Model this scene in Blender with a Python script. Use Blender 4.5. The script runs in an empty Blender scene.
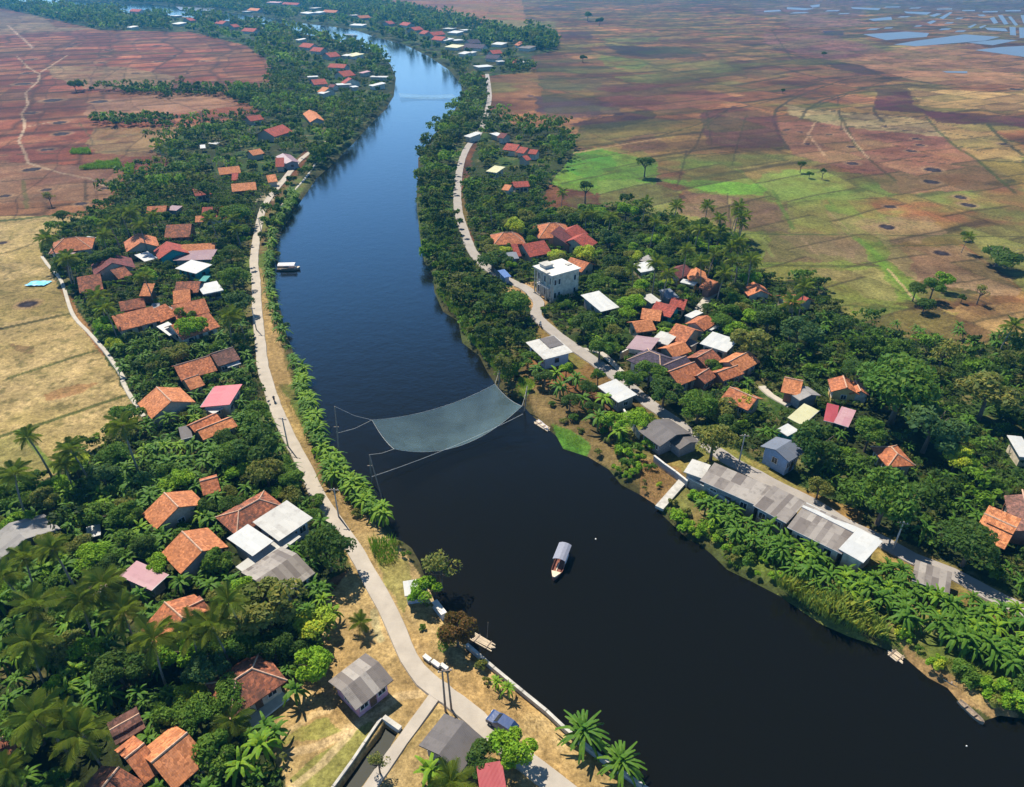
import bpy, bmesh, math, random
import numpy as np
from mathutils import Vector, Matrix, Euler
R = math.radians
rnd = random.Random(11)
rng = np.random.default_rng(5)
S = bpy.context.scene
COL = S.collection

# ---------------------------------------------------------------- camera, light, exposure
F, CX, CY, HZ, H = 700.0, 512.0, 393.5, -45.0, 80.0
P = math.atan((CY - HZ) / F)
cam_d = bpy.data.cameras.new('camera'); cam = bpy.data.objects.new('camera', cam_d); COL.objects.link(cam)
cam.location = (0, 0, H); cam.rotation_euler = (math.pi / 2 - P, 0, 0)
cam_d.sensor_width = 36; cam_d.lens = F / 1024 * 36; cam_d.clip_start = .5; cam_d.clip_end = 60000
S.camera = cam
SUN_AZ, SUN_EL = R(-36), R(56)           # azimuth from +Y, clockwise
w = bpy.data.worlds.new('World'); S.world = w; w.use_nodes = True
nt = w.node_tree; bg = nt.nodes['Background']
sky = nt.nodes.new('ShaderNodeTexSky'); sky.sky_type = 'NISHITA'; sky.sun_disc = False
sky.sun_elevation = SUN_EL; sky.sun_rotation = SUN_AZ; sky.altitude = 50
sky.air_density = 1.0; sky.dust_density = .2; sky.ozone_density = 6.0
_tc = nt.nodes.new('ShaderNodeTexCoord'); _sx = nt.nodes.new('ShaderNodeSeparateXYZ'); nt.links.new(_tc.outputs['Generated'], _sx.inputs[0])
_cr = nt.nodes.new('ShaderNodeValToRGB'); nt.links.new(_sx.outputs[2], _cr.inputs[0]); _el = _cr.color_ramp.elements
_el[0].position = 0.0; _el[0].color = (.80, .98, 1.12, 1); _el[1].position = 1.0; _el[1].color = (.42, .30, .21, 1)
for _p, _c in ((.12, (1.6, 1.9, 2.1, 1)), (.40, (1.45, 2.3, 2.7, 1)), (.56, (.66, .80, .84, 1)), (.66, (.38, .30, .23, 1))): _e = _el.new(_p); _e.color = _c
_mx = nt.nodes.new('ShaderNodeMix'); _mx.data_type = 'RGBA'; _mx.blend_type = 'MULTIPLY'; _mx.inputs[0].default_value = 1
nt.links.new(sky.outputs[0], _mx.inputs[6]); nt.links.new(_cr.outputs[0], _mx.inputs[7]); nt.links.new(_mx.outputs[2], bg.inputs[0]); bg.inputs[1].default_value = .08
sun_d = bpy.data.lights.new('sun', 'SUN'); sun = bpy.data.objects.new('sun', sun_d); COL.objects.link(sun)
sun_d.energy = 5.0; sun_d.angle = R(.5); sun_d.color = (1, .92, .78)
sd_ = Vector((math.sin(SUN_AZ) * math.cos(SUN_EL), math.cos(SUN_AZ) * math.cos(SUN_EL), math.sin(SUN_EL)))
sun.rotation_euler = sd_.to_track_quat('Z', 'Y').to_euler(); sun.location = (0, 0, 300)
S.view_settings.view_transform = 'Standard'; S.view_settings.look = 'None'
S.view_settings.exposure = .75; S.view_settings.gamma = 1
S.render.engine = 'CYCLES'
try:
    S.cycles.use_denoising = True
    S.cycles.max_bounces = 6; S.cycles.diffuse_bounces = 2; S.cycles.glossy_bounces = 2
    S.cycles.transparent_max_bounces = 6; S.cycles.volume_bounces = 0; S.cycles.use_fast_gi = False
    S.cycles.caustics_reflective = False; S.cycles.caustics_refractive = False
except Exception: pass

# ---------------------------------------------------------------- from the survey of the photograph to the ground
FW = Vector((0, math.cos(P), -math.sin(P))); UP = Vector((0, math.sin(P), math.cos(P)))
def G(px, py, z=0.0):
    d = FW + Vector((1, 0, 0)) * ((px - CX) / F) + UP * (-(py - CY) / F)
    t = (z - H) / d.z
    return Vector((d.x * t, d.y * t, z))
def PX(x, y, z=0.0):
    v = Vector((x, y, z - H)); dp = v.dot(FW)
    return CX + F * v.x / dp, CY - F * v.dot(UP) / dp, F / dp
TILES = dict(A=(40,210,9.309), B=(130,160,7.87), C=(100,250,7.87), D=(140,335,7.87), E=(140,500,5.11), F=(0,500,5.11), G=(180,634,5.12),
  I=(0,634,5.12), J=(0,380,5.11), K=(180,380,5.11), L=(300,634,5.12), M=(200,90,7.154), N=(290,30,9.84), O=(130,0,6.02), Pt=(250,0,6.02),
  Q=(400,0,6.02), Rt=(470,110,7.154), St=(480,220,7.87), T=(620,240,7.87), U=(600,180,3.935), V=(620,310,7.286), W=(740,350,3.606), X=(520,300,4.267),
  Z0=(0,0,3.935), Z2=(200,0,3.935), Z3=(400,0,3.935), Z4=(764,0,3.935), Z5=(0,180,3.935), Z8=(764,200,3.935), z5=(640,400,4.267), z6c=(800,480,4.571),
  z3c=(340,360,4.254), z7=(700,560,3.16), z6=(450,634,5.12), z4b=(300,520,5.11), bt=(520,530,12.69), zr=(200,230,5.11), px=(0,0,1), Pz=(400,180,3.935))
def T_(t, x, y):
    a = TILES[t]; return a[0] + x / a[2], a[1] + y / a[2]
def GP(t, pts, z=0.0): return [G(*T_(t, x, y), z) for x, y in pts]

# ---------------------------------------------------------------- helpers
def link(o): COL.objects.link(o); return o
def tag(o, label=None, cat=None, group=None, kind=None):
    if label: o['label'] = label
    if cat: o['category'] = cat
    if group: o['group'] = group
    if kind: o['kind'] = kind
    return o
def empty(name, loc, rz=0, **k):
    o = link(bpy.data.objects.new(name, None)); o.location = loc; o.rotation_euler = (0, 0, rz); o.empty_display_size = .5
    return tag(o, **k)
class MB:
    def __init__(s): s.v = []; s.f = []; s.m = []
    def add(s, vs, fs, mi=0):
        n = len(s.v); s.v += [tuple(v) for v in vs]; s.f += [tuple(i + n for i in f) for f in fs]; s.m += [mi] * len(fs); return s
    def box(s, c, d, rz=0, mi=0):
        x, y, z = d[0] / 2, d[1] / 2, d[2] / 2; ca, sa = math.cos(rz), math.sin(rz)
        vs = [(c[0] + a * x * ca - b * y * sa, c[1] + a * x * sa + b * y * ca, c[2] + e * z) for e in (-1, 1) for a, b in ((-1, -1), (1, -1), (1, 1), (-1, 1))]
        return s.add(vs, [(3, 2, 1, 0), (4, 5, 6, 7), (0, 1, 5, 4), (1, 2, 6, 5), (2, 3, 7, 6), (3, 0, 4, 7)], mi)
    def tube(s, pts, rad, n=6, mi=0, cap=True):
        pts = [Vector(p) for p in pts]; rings = []
        for i, p in enumerate(pts):
            d = (pts[min(i + 1, len(pts) - 1)] - pts[max(i - 1, 0)]).normalized()
            a = d.cross(Vector((0, 0, 1)) if abs(d.z) < .9 else Vector((1, 0, 0))).normalized(); b = d.cross(a)
            r = rad[i] if isinstance(rad, (list, tuple)) else rad
            rings.append([p + (a * math.cos(2 * math.pi * k / n) + b * math.sin(2 * math.pi * k / n)) * r for k in range(n)])
        vs = [q for r in rings for q in r]; fs = []
        for i in range(len(pts) - 1):
            for k in range(n): fs.append((i * n + k, i * n + (k + 1) % n, (i + 1) * n + (k + 1) % n, (i + 1) * n + k))
        if cap: fs += [tuple(range(n))[::-1], tuple(range((len(pts) - 1) * n, len(pts) * n))]
        return s.add(vs, fs, mi)
    def mesh(s, name, mats):
        me = bpy.data.meshes.new(name); me.from_pydata(s.v, [], s.f)
        for m in (mats if isinstance(mats, (list, tuple)) else [mats]): me.materials.append(m)
        if any(s.m): me.polygons.foreach_set('material_index', s.m)
        me.update(); return me
    def build(s, name, mats, parent=None):
        o = link(bpy.data.objects.new(name, s.mesh(name, mats))); o.parent = parent; return o
def np_mesh(name, v, nv_per_face, mat, col=None):
    """unconnected polygons, v: (n*k,3)"""
    me = bpy.data.meshes.new(name); n = len(v) // nv_per_face
    me.vertices.add(len(v)); me.vertices.foreach_set('co', np.asarray(v, np.float32).ravel())
    me.loops.add(len(v)); me.loops.foreach_set('vertex_index', np.arange(len(v), dtype=np.int32))
    me.polygons.add(n); me.polygons.foreach_set('loop_start', np.arange(n, dtype=np.int32) * nv_per_face)
    if col is not None:
        a = me.color_attributes.new('Col', 'FLOAT_COLOR', 'POINT'); c = np.ones((len(v), 4), np.float32); c[:, :3] = col; a.data.foreach_set('color', c.ravel())
    me.materials.append(mat); me.update(calc_edges=True); me.validate(); return me
def lin(c): return tuple((x / 255 / 12.92 if x / 255 <= .04045 else ((x / 255 + .055) / 1.055) ** 2.4) for x in c)
def A(r, g, b, k=.62): return tuple(x * k for x in lin((r, g, b)))

# ---------------------------------------------------------------- materials
def newmat(name, rough=.8, spec=.3):
    m = bpy.data.materials.new(name); m.use_nodes = True; n = m.node_tree; b = n.nodes['Principled BSDF']
    b.inputs['Roughness'].default_value = rough; b.inputs['Specular IOR Level'].default_value = spec
    return m, n, b
def node(n, t, **k):
    o = n.nodes.new(t)
    for a, v in k.items():
        if a in o.inputs: o.inputs[a].default_value = v
        else: setattr(o, a, v)
    return o
def mixc(n, fac, a, b, mode='MIX'):
    m = n.nodes.new('ShaderNodeMix'); m.data_type = 'RGBA'; m.blend_type = mode
    for i, x in ((0, fac), (6, a), (7, b)):
        if hasattr(x, 'is_output'): n.links.new(x, m.inputs[i])
        else: m.inputs[i].default_value = x if i == 0 else (*x[:3], 1)
    return m.outputs[2]
def ramp(n, src, lo, hi, a=0.0, b=1.0):
    m = n.nodes.new('ShaderNodeMapRange'); n.links.new(src, m.inputs[0])
    m.inputs[1].default_value = lo; m.inputs[2].default_value = hi; m.inputs[3].default_value = a; m.inputs[4].default_value = b
    return m.outputs[0]
def mul(n, a, b, op='MULTIPLY'):
    m = n.nodes.new('ShaderNodeMath'); m.operation = op
    for i, x in enumerate((a, b)):
        if hasattr(x, 'is_output'): n.links.new(x, m.inputs[i])
        else: m.inputs[i].default_value = x
    return m.outputs[0]
def noise(n, scale, detail=4, vec=None, rough=.55):
    t = node(n, 'ShaderNodeTexNoise', Scale=scale, Detail=detail, Roughness=rough)
    if vec is not None: n.links.new(vec, t.inputs['Vector'])
    return t.outputs[0]
def objco(n): return n.nodes.new('ShaderNodeTexCoord').outputs['Object']
def bump(n, b, h, strength, dist):
    k = node(n, 'ShaderNodeBump', Strength=strength, Distance=dist); n.links.new(h, k.inputs['Height']); n.links.new(k.outputs[0], b.inputs['Normal'])
MC = {}
def plain(name, c, rough=.8, spec=.3, var=.25, scale=3.0):
    key = ('p', name)
    if key in MC: return MC[key]
    m, n, b = newmat(name, rough, spec); co = objco(n)
    v = noise(n, scale, 5, co); f = ramp(n, v, .3, .7)
    c2 = tuple(x * (1 - var) for x in c); c3 = tuple(min(1, x * (1 + var * .5)) for x in c)
    n.links.new(mixc(n, f, c2, c3), b.inputs['Base Color']); bump(n, b, v, .25, .05)
    MC[key] = m; return m
def tile_mat(name, c, c2, dark, amount=.5):
    m, n, b = newmat(name, .85, .2); co = objco(n)
    vo = node(n, 'ShaderNodeTexVoronoi', Scale=3.0); n.links.new(co, vo.inputs['Vector'])
    sep = n.nodes.new('ShaderNodeSeparateColor'); n.links.new(vo.outputs['Color'], sep.inputs[0])
    base = mixc(n, ramp(n, sep.outputs[0], 0, 1, 0, 1), tuple(min(1, x * 1.22 + .01) for x in c), tuple(x * .72 for x in c2))
    st = noise(n, .55, 6, co, .65)
    oi = n.nodes.new('ShaderNodeObjectInfo')
    base = mixc(n, mul(n, ramp(n, st, .44, .68), amount), base, dark)
    sp = ramp(n, sep.outputs[1], .68, .72); base = mixc(n, mul(n, sp, .45 * amount + .12), base, dark)
    base = mixc(n, mul(n, oi.outputs['Random'], .3), base, tuple(x * .55 for x in c2))
    n.links.new(base, b.inputs['Base Color'])
    wv = node(n, 'ShaderNodeTexWave', Scale=1.1, wave_type='BANDS', bands_direction='Y', wave_profile='SAW'); n.links.new(co, wv.inputs['Vector'])
    wx = node(n, 'ShaderNodeTexWave', Scale=1.5, wave_type='BANDS', bands_direction='X'); n.links.new(co, wx.inputs['Vector'])
    bump(n, b, mul(n, wv.outputs['Fac'], wx.outputs['Fac'], 'ADD'), .35, .05); return m
def sheet_mat(name, c, c2, rough=.5, stain=(.12, .1, .08), amt=.35, panel=.6):
    m, n, b = newmat(name, rough, .4); co = objco(n)
    sx = n.nodes.new('ShaderNodeSeparateXYZ'); n.links.new(co, sx.inputs[0])
    fx = mul(n, mul(n, sx.outputs[0], 1.1), 0, 'ADD'); fl = n.nodes.new('ShaderNodeMath'); fl.operation = 'FLOOR'; n.links.new(fx, fl.inputs[0])
    fy = mul(n, sx.outputs[1], .3); fl2 = n.nodes.new('ShaderNodeMath'); fl2.operation = 'FLOOR'; n.links.new(fy, fl2.inputs[0])
    oi = n.nodes.new('ShaderNodeObjectInfo')
    cb = n.nodes.new('ShaderNodeCombineXYZ'); n.links.new(fl.outputs[0], cb.inputs[0]); n.links.new(fl2.outputs[0], cb.inputs[1]); n.links.new(oi.outputs['Random'], cb.inputs[2])
    wn = n.nodes.new('ShaderNodeTexWhiteNoise'); wn.noise_dimensions = '3D'; n.links.new(cb.outputs[0], wn.inputs['Vector'])
    base = mixc(n, mul(n, wn.outputs[0], panel), c, c2)
    base = mixc(n, mul(n, ramp(n, noise(n, .8, 6, co, .7), .5, .75), amt), base, stain)
    n.links.new(base, b.inputs['Base Color'])
    wx = node(n, 'ShaderNodeTexWave', Scale=2.2, wave_type='BANDS', bands_direction='X'); n.links.new(co, wx.inputs['Vector'])
    bump(n, b, wx.outputs['Fac'], .5, .05); return m
ROOF = dict(
  orange=tile_mat('orange_tile', (.52, .18, .075), (.36, .115, .05), (.12, .06, .045), .6),
  bright=tile_mat('bright_orange_tile', (.58, .22, .09), (.44, .155, .062), (.17, .085, .055), .4),
  worn=tile_mat('weathered_tile', (.38, .125, .06), (.24, .085, .05), (.065, .042, .036), .95),
  red=tile_mat('red_tile', (.38, .075, .05), (.29, .06, .042), (.11, .045, .04), .55),
  maroon=tile_mat('maroon_tile', (.19, .05, .05), (.14, .045, .045), (.05, .033, .033), .6),
  brown=tile_mat('brown_tile', (.23, .105, .08), (.15, .075, .06), (.05, .038, .034), .8),
  purple=tile_mat('purple_tile', (.070, .052, .08), (.055, .045, .065), (.03, .028, .035), .4),
  mauve=sheet_mat('mauve_sheet', (.20, .11, .13), (.27, .17, .18)),
  pink=sheet_mat('pink_sheet', (.42, .075, .095), (.46, .12, .13), .5, (.2, .05, .06), .4),
  pinkgrey=sheet_mat('faded_pink_sheet', (.36, .18, .21), (.43, .27, .28), .5, (.22, .1, .11), .6),
  crimson=sheet_mat('crimson_sheet', (.28, .03, .04), (.33, .05, .06), .45, (.12, .02, .03), .3),
  white=sheet_mat('white_sheet', (.40, .41, .41), (.48, .48, .46), .6, (.30, .29, .27), .5, .8),
  lightgrey=sheet_mat('light_grey_sheet', (.38, .37, .345), (.46, .45, .42), .7, (.20, .18, .16), .7, .9),
  grey=sheet_mat('grey_sheet', (.19, .18, .18), (.27, .255, .24), .7, (.09, .08, .07), .6, .9),
  fibre=sheet_mat('fibre_cement_sheet', (.125, .105, .095), (.30, .27, .24), .85, (.07, .058, .05), .7, 1.0),
  dark=sheet_mat('dark_grey_sheet', (.10, .09, .09), (.14, .125, .12), .8, (.055, .05, .045), .6),
  bluegrey=sheet_mat('blue_grey_sheet', (.10, .12, .16), (.14, .155, .20), .6, (.06, .06, .07), .4),
  cream=sheet_mat('cream_sheet', (.45, .43, .25), (.48, .47, .30), .6, (.3, .28, .18), .4),
  teal=sheet_mat('teal_sheet', (.02, .20, .18), (.03, .24, .22), .6, (.02, .1, .1), .3),
  blue=sheet_mat('blue_sheet', (.03, .10, .30), (.04, .13, .36), .6, (.02, .05, .12), .3))
WALL = dict(white=plain('white_plaster', (.55, .48, .37), var=.35, scale=1.2), cream=plain('cream_plaster', (.40, .34, .25), var=.25), grey=plain('grey_render', (.26, .25, .24), var=.3),
  blue=plain('blue_plaster', (.24, .33, .46), var=.2), teal=plain('teal_plaster', (.03, .25, .24), var=.2), pink=plain('pink_plaster', (.50, .27, .33), var=.2),
  brick=plain('raw_brick', (.30, .14, .09), var=.35, scale=5), wood=plain('brown_boards', (.17, .10, .06), var=.4), yellow=plain('ochre_plaster', (.55, .38, .14), var=.2), lilac=plain('pale_blue_plaster', (.38, .43, .50), var=.2))
GLASS, gn, gb = newmat('window_glass', .1, .6); gb.inputs['Base Color'].default_value = (.02, .025, .03, 1)
FRAME = plain('window_frame_paint', (.6, .58, .54), var=.15); DOOR = plain('door_wood', (.12, .07, .04), var=.3); CAPM = plain('ridge_mortar', (.5, .32, .22), var=.35)
CONC = plain('concrete', (.42, .40, .36), var=.3, scale=1.2); CONCP = plain('pale_concrete', (.55, .53, .49), var=.2, scale=1.0)
BARK = plain('bark', (.14, .105, .075), var=.45, scale=4); PALMBARK = plain('palm_bark', (.22, .19, .155), var=.4, scale=5)
BSTEM = plain('banana_stem', (.16, .17, .06), var=.5, scale=4); WOODM = plain('grey_timber', (.26, .20, .15), var=.4, scale=4); STEEL = plain('galvanised_steel', (.30, .30, .31), .5, .5, .2)
BLACK = plain('black_rubber', (.02, .02, .02), var=.2); ROPE = plain('pale_rope', (.40, .39, .36), var=.2)

def leafmat(name, c, hue=.35, gloss=.08, attr=False):
    m, n, b = newmat(name, .55, gloss); co = objco(n); c = tuple(x * 1.35 for x in c)
    oi = n.nodes.new('ShaderNodeObjectInfo'); g = n.nodes.new('ShaderNodeNewGeometry')
    if attr:
        a = n.nodes.new('ShaderNodeVertexColor'); a.layer_name = 'Col'; base = mixc(n, 1.0, a.outputs[0], (1.35, 1.3, 1.0), 'MULTIPLY')
        base = mixc(n, mul(n, g.outputs['Random Per Island'], .5), base, mixc(n, .5, base, (.12, .16, .03)))
    else:
        warm = (min(1, c[0] * 2.1), c[1] * 1.35, c[2] * .9); cool = (c[0] * .6, c[1] * .75, c[2] * 1.0)
        base = mixc(n, g.outputs['Random Per Island'], cool, warm)
        base = mixc(n, ramp(n, noise(n, .5, 3, co), .35, .65), base, c)
        base = mixc(n, mul(n, oi.outputs['Random'], hue), base, (c[0] * 1.5 + .01, c[1] * 1.2, c[2] * .8))
    n.links.new(base, b.inputs['Base Color'])
    tr = n.nodes.new('ShaderNodeBsdfTranslucent'); n.links.new(mixc(n, .5, base, (.17, .24, .02)), tr.inputs[0])
    ms = n.nodes.new('ShaderNodeMixShader'); ms.inputs[0].default_value = .36
    n.links.new(b.outputs[0], ms.inputs[1]); n.links.new(tr.outputs[0], ms.inputs[2]); n.links.new(ms.outputs[0], n.nodes['Material Output'].inputs[0])
    return m
LEAF = {'dark green': leafmat('dark_leaves', (.034, .080, .018)), 'deep green': leafmat('deep_leaves', (.056, .128, .020)), 'bright green': leafmat('bright_leaves', (.115, .245, .020)),
  'olive': leafmat('olive_leaves', (0.106, 0.136, 0.035)), 'bluish green': leafmat('bluish_leaves', (.040, .095, .036)), 'rusty brown': leafmat('rusty_leaves', (.075, .052, .020)),
  'yellow green': leafmat('yellow_green_leaves', (0.224, 0.320, 0.032))}
PALML = leafmat('palm_fronds', (.088, .138, .020), .5, .15); BANL = leafmat('banana_leaves', (.046, .122, .014), .5, .14); BANB = leafmat('bright_banana_leaves', (.088, .19, .014), .4, .14)
REED = leafmat('reed_blades', (.17, .235, .04)); WOODS = leafmat('woodland_leaves', (.03, .07, .02), attr=True)

# ---------------------------------------------------------------- the ground: one sheet, dug out for the river and the ditch
riv_left = [(-60,2),(60,9),(160,15),(228,21),(263,26),(284,31),(307,35),(335,40),(350,46),(370,50),(382,55),(391,65),(396,78),(394,96),(386,109),(371,124),(355,142),(335,162),(317,178),(302,200),
  (282,230),(276,251),(275,269),(276,295),(281,312),(286,332),(293,351),(298,363),(307,377),(312,403),(322,430),(331,458),(345,472),(360,492),(378,507),(388,522),(393,534),(412,548),(420,562),(428,585),(435,602),(445,614),(455,626),(469,645),(496,668),(525,692),(549,711),(566,727),(594,750),(613,764),(645,785),(700,826),(790,900),(900,1000)]
riv_right = [(-60,-5),(60,0),(160,5),(228,12.7),(263,16.5),(301,23),(352,29),(378,38),(403,44),(428,56),(449,70),(461,84),(462,97),(455,109),(446,122),(433,135),(428,147),(418,158),(418,178),(416,200),(418,220),(420,240),(424,262),(433,275),(434,292),(443,312),(458,321),(462,343),(479,356),(487,372),(495,384),(509,398),(521,403),(530,414),(541,424),(556,436),(563,449),(588,457),(609,470),(621,485),(640,495),(654,504),(663,516),(687,539),(699,544),(713,556),(727,570),(750,581),(779,596),(820,624),(849,637),(877,646),(906,659),(928,678),(947,688),(959,702),(982,722),(1000,716),(1030,720),(1100,745),(1220,800),(1400,900)]
river = np.array([G(*p, -1.0).xy[:] for p in riv_left] + [G(*p, -1.0).xy[:] for p in reversed(riv_right)])
canal = np.array([G(*T_('L', x, y)).xy[:] for x, y in ((430, 440), (508, 492), (455, 590), (330, 760), (240, 880), (150, 830), (310, 610), (400, 500))])
def inpoly(X, Y, poly):
    c = np.zeros(X.shape, bool); n = len(poly)
    for i in range(n):
        x1, y1 = poly[i]; x2, y2 = poly[(i + 1) % n]
        if y1 == y2: continue
        k = (y1 > Y) != (y2 > Y); c ^= k & (X < (x2 - x1) * (Y - y1) / (y2 - y1) + x1)
    return c
def pdist(X, Y, poly, closed=True):
    d = np.full(X.shape, 1e9); n = len(poly)
    for i in range(n if closed else n - 1):
        ax, ay = poly[i]; bx, by = poly[(i + 1) % n]; dx, dy = bx - ax, by - ay; L = dx * dx + dy * dy + 1e-9
        t = np.clip(((X - ax) * dx + (Y - ay) * dy) / L, 0, 1); d = np.minimum(d, np.hypot(X - ax - t * dx, Y - ay - t * dy))
    return d
LAT = rng.random((256, 256))
def vn(X, Y, s, seed=0):
    x = X / s + seed * 17.3; y = Y / s + seed * 31.7; xi = np.floor(x).astype(int); yi = np.floor(y).astype(int); fx = x - xi; fy = y - yi
    fx = fx * fx * (3 - 2 * fx); fy = fy * fy * (3 - 2 * fy); g = lambda a, b: LAT[a & 255, b & 255]
    return (g(xi, yi) * (1 - fx) + g(xi + 1, yi) * fx) * (1 - fy) + (g(xi, yi + 1) * (1 - fx) + g(xi + 1, yi + 1) * fx) * fy
def fbm(X, Y, s, seed=0, o=4): return sum(vn(X, Y, s / 2 ** i, seed + i) * .5 ** i for i in range(o)) / sum(.5 ** i for i in range(o))

rows = np.concatenate([[-40, -36, -30, -25, -20, -15], np.arange(-10, 110, .5), np.arange(110, 300, .9), np.arange(300, 860, 1.25), np.arange(860, 1010, 10)])
cols = np.concatenate([np.linspace(-1400, -180, 40), np.arange(-170, 1190, 1.6), np.linspace(1200, 2600, 46)])
cc, rr = np.meshgrid(cols, rows)
dx, dy, dz = (cc - CX) / F, math.cos(P) - (rr - CY) / F * math.sin(P), -math.sin(P) - (rr - CY) / F * math.cos(P)
tt = -H / dz; GX = np.clip(dx * tt, -12000, 12000); GY = dy * tt
ins = inpoly(GX, GY, river); dr = pdist(GX, GY, river); sdr = np.where(ins, -dr, dr)
GZ = np.interp(sdr, [-5, 0, 2.6, 3.5], [-3.2, -1.02, -.05, 0])
near = GY < 400
GZ = GZ + np.where((sdr > .3) & near, (fbm(GX, GY, 5, 3) - 1.0) * .3 * np.clip(sdr / 4, 0, 1), 0)
insc = inpoly(GX, GY, canal); dc = pdist(GX, GY, canal); GZ = np.where(insc, np.minimum(GZ, -1.5 * np.clip(dc / .4, 0, 1)), GZ)
C = np.zeros(GX.shape + (3,))
n1 = fbm(GX, GY, 60, 1); n2 = fbm(GX, GY, 14, 7); n3 = fbm(GX, GY, 4, 12); n4 = fbm(GX, GY, 180, 21)
def setc(mask, c, k=1.0):
    kk = (mask * k)[..., None]; C[:] = C * (1 - kk) + np.array(c) * kk
def poly(t, pts, c, k=1.0, wob=0.0):
    q = np.array([p.xy[:] for p in GP(t, pts)]); ox = (n2 - .5) * wob; oy = (n3 - .5) * wob
    setc(inpoly(GX + ox * 1.6, GY + oy * 1.6, q) * np.clip(.15 + 1.5 * (n2 * .6 + n3 * .4) , 0, 1) if wob >= 2 else inpoly(GX + ox, GY + oy, q).astype(float), c, k)
def pline(t, pts, wd, c, k=1.0):
    q = [p.xy[:] for p in GP(t, pts)]; a = np.array(q); lo = a.min(0) - wd - 4; hi = a.max(0) + wd + 4
    m = (GX > lo[0]) & (GX < hi[0]) & (GY > lo[1]) & (GY < hi[1])
    if not m.any(): return
    d = pdist(GX[m] + (n3[m] - .5) * 1.2, GY[m] + (n2[m] - .5) * 1.2, q, False); kk = np.zeros(GX.shape); kk[m] = np.clip((wd / 2 - d) / (wd * .14) + .5, 0, 1); setc(kk, c, k)
OV = []
def oval(t, x, y, rpx, c=None):
    OV.append((t, x, y, rpx, c))
    p = G(*T_(t, x, y)); k = PX(p.x, p.y)[2]; r = rpx / TILES[t][2] / k
    m = (abs(GX - p.x) < 3 * r) & (abs(GY - p.y) < 3 * r)
    d = np.zeros(GX.shape) + 9.0; d[m] = np.hypot(GX[m] - p.x, GY[m] - p.y) / r + (n3[m] - .5) * .5
    setc(np.clip((1.55 - d) / .35, 0, 1), A(176, 136, 104), .35)
    setc(np.clip((1.0 - d) / .18, 0, 1), c or A(44, 34, 46), .93)
    if c is None: setc(np.clip((.5 - d) / .3, 0, 1), A(92, 84, 92), .5)
# fields everywhere first
red, tan, straw, grn, dgrn, plum = A(152, 80, 56), A(184, 154, 104), A(186, 146, 96), A(108, 134, 36), A(84, 96, 42), A(84, 46, 44)
C[:] = np.array(A(158, 100, 62)); setc(np.clip((n1 - .4) * 4, 0, 1), A(138, 110, 60), .7); setc(np.clip((n2 - .5) * 4, 0, 1), A(160, 114, 78), .5); setc(np.clip((n4 - .50) * 6, 0, 1), A(106, 64, 48), .7)
n5 = fbm(GX * .5, GY, 22, 31, 4); setc(np.clip((n5 - .56) * 8, 0, 1) * (GX > -40), A(70, 48, 38), .65); setc(np.clip((n5 - .42) * -9, 0, 1) * (GX > -40), A(112, 122, 58), .45)
# field parcels: each plot its own tint
ang = R(24); u = (GX * math.cos(ang) + GY * math.sin(ang)); v = (-GX * math.sin(ang) + GY * math.cos(ang))
u = u + (n4 - .5) * 60 + (n1 - .5) * 14; v = v + (vn(GX, GY, 150, 61) - .5) * 40 + (n1 - .5) * 8
def parcels(mask, su, sv, seed, amt, edge, ec, dg=.28):
    edge = edge * (.7 + GY / 330)
    iu = np.floor(u / su + seed).astype(int); iv = np.floor(v / sv + (iu % 2) * .37).astype(int)
    t = LAT[(iu * 7 + seed) & 255, (iv * 13 + seed) & 255]; C[:] = C * (1 + ((t - .5) * amt * 1.5 * mask)[..., None])
    t2 = LAT[(iu * 5 + seed + 90) & 255, (iv * 11 + seed) & 255]; setc(mask * (t2 > .72), dgrn, dg); setc(mask * (t2 < .16), plum, .35)
    fu = np.abs((u / su + seed) % 1 - .5); fv = np.abs((v / sv + (iu % 2) * .37) % 1 - .5)
    e = np.maximum(np.clip((fu - .5 + edge / su) / (edge / su), 0, 1), np.clip((fv - .5 + edge * 1.8 / sv) / (edge * 1.1 / sv), 0, 1)); setc(e * mask, ec, .7)
olv = (GX > 0) * np.clip((360 - GY) / 90, 0, 1) * np.clip((n1 * .6 + n2 * .4 - .34) * 5, 0, 1); setc(olv, A(142, 130, 70), .75); setc((GX > 0) * np.clip((420 - GY) / 90, 0, 1) * np.clip((n2 - .56) * 7, 0, 1), A(108, 124, 48), .6)
rightf = (GX > -40) & (GY > 150); parcels(rightf & (GX > 20), 62, 38, 3, .45, .9, A(64, 56, 40))
# left fields
poly('px', [(-900,-40),(0,6),(60,18),(110,28),(200,30),(255,45),(280,80),(265,112),(180,168),(110,216),(-900,240)], red)
leftf = inpoly(GX, GY, np.array([G(*p).xy[:] for p in [(-900,-20),(0,6),(280,40),(280,112),(180,168),(110,216),(-900,240)]]))
setc(leftf * np.clip((n1 - .45) * 5, 0, 1), A(146, 104, 70), .6); setc(leftf * np.clip((n2 - .55) * 5, 0, 1), A(176, 122, 88), .5); parcels(leftf, 50, 34, 9, .4, 1.3, A(66, 48, 36), .06)
poly('Z0', [(200,260),(480,262),(690,300),(670,345),(340,350),(200,300)], A(158, 128, 92), .7, 3); poly('Z0', [(330,440),(380,395),(640,370),(930,380),(930,415),(740,445),(380,470)], A(160, 116, 90), .8, 3)
poly('Z0', [(370,505),(770,495),(770,540),(690,630),(380,600),(340,560)], A(150, 122, 82), .8, 3); poly('Z0', [(-200,610),(110,640),(480,660),(420,787),(-200,800)], A(158, 116, 90), .8, 3)
poly('Z0', [(-200,30),(170,60),(220,110),(400,108),(300,120),(-200,150)], A(138, 118, 92), .7, 3)
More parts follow.
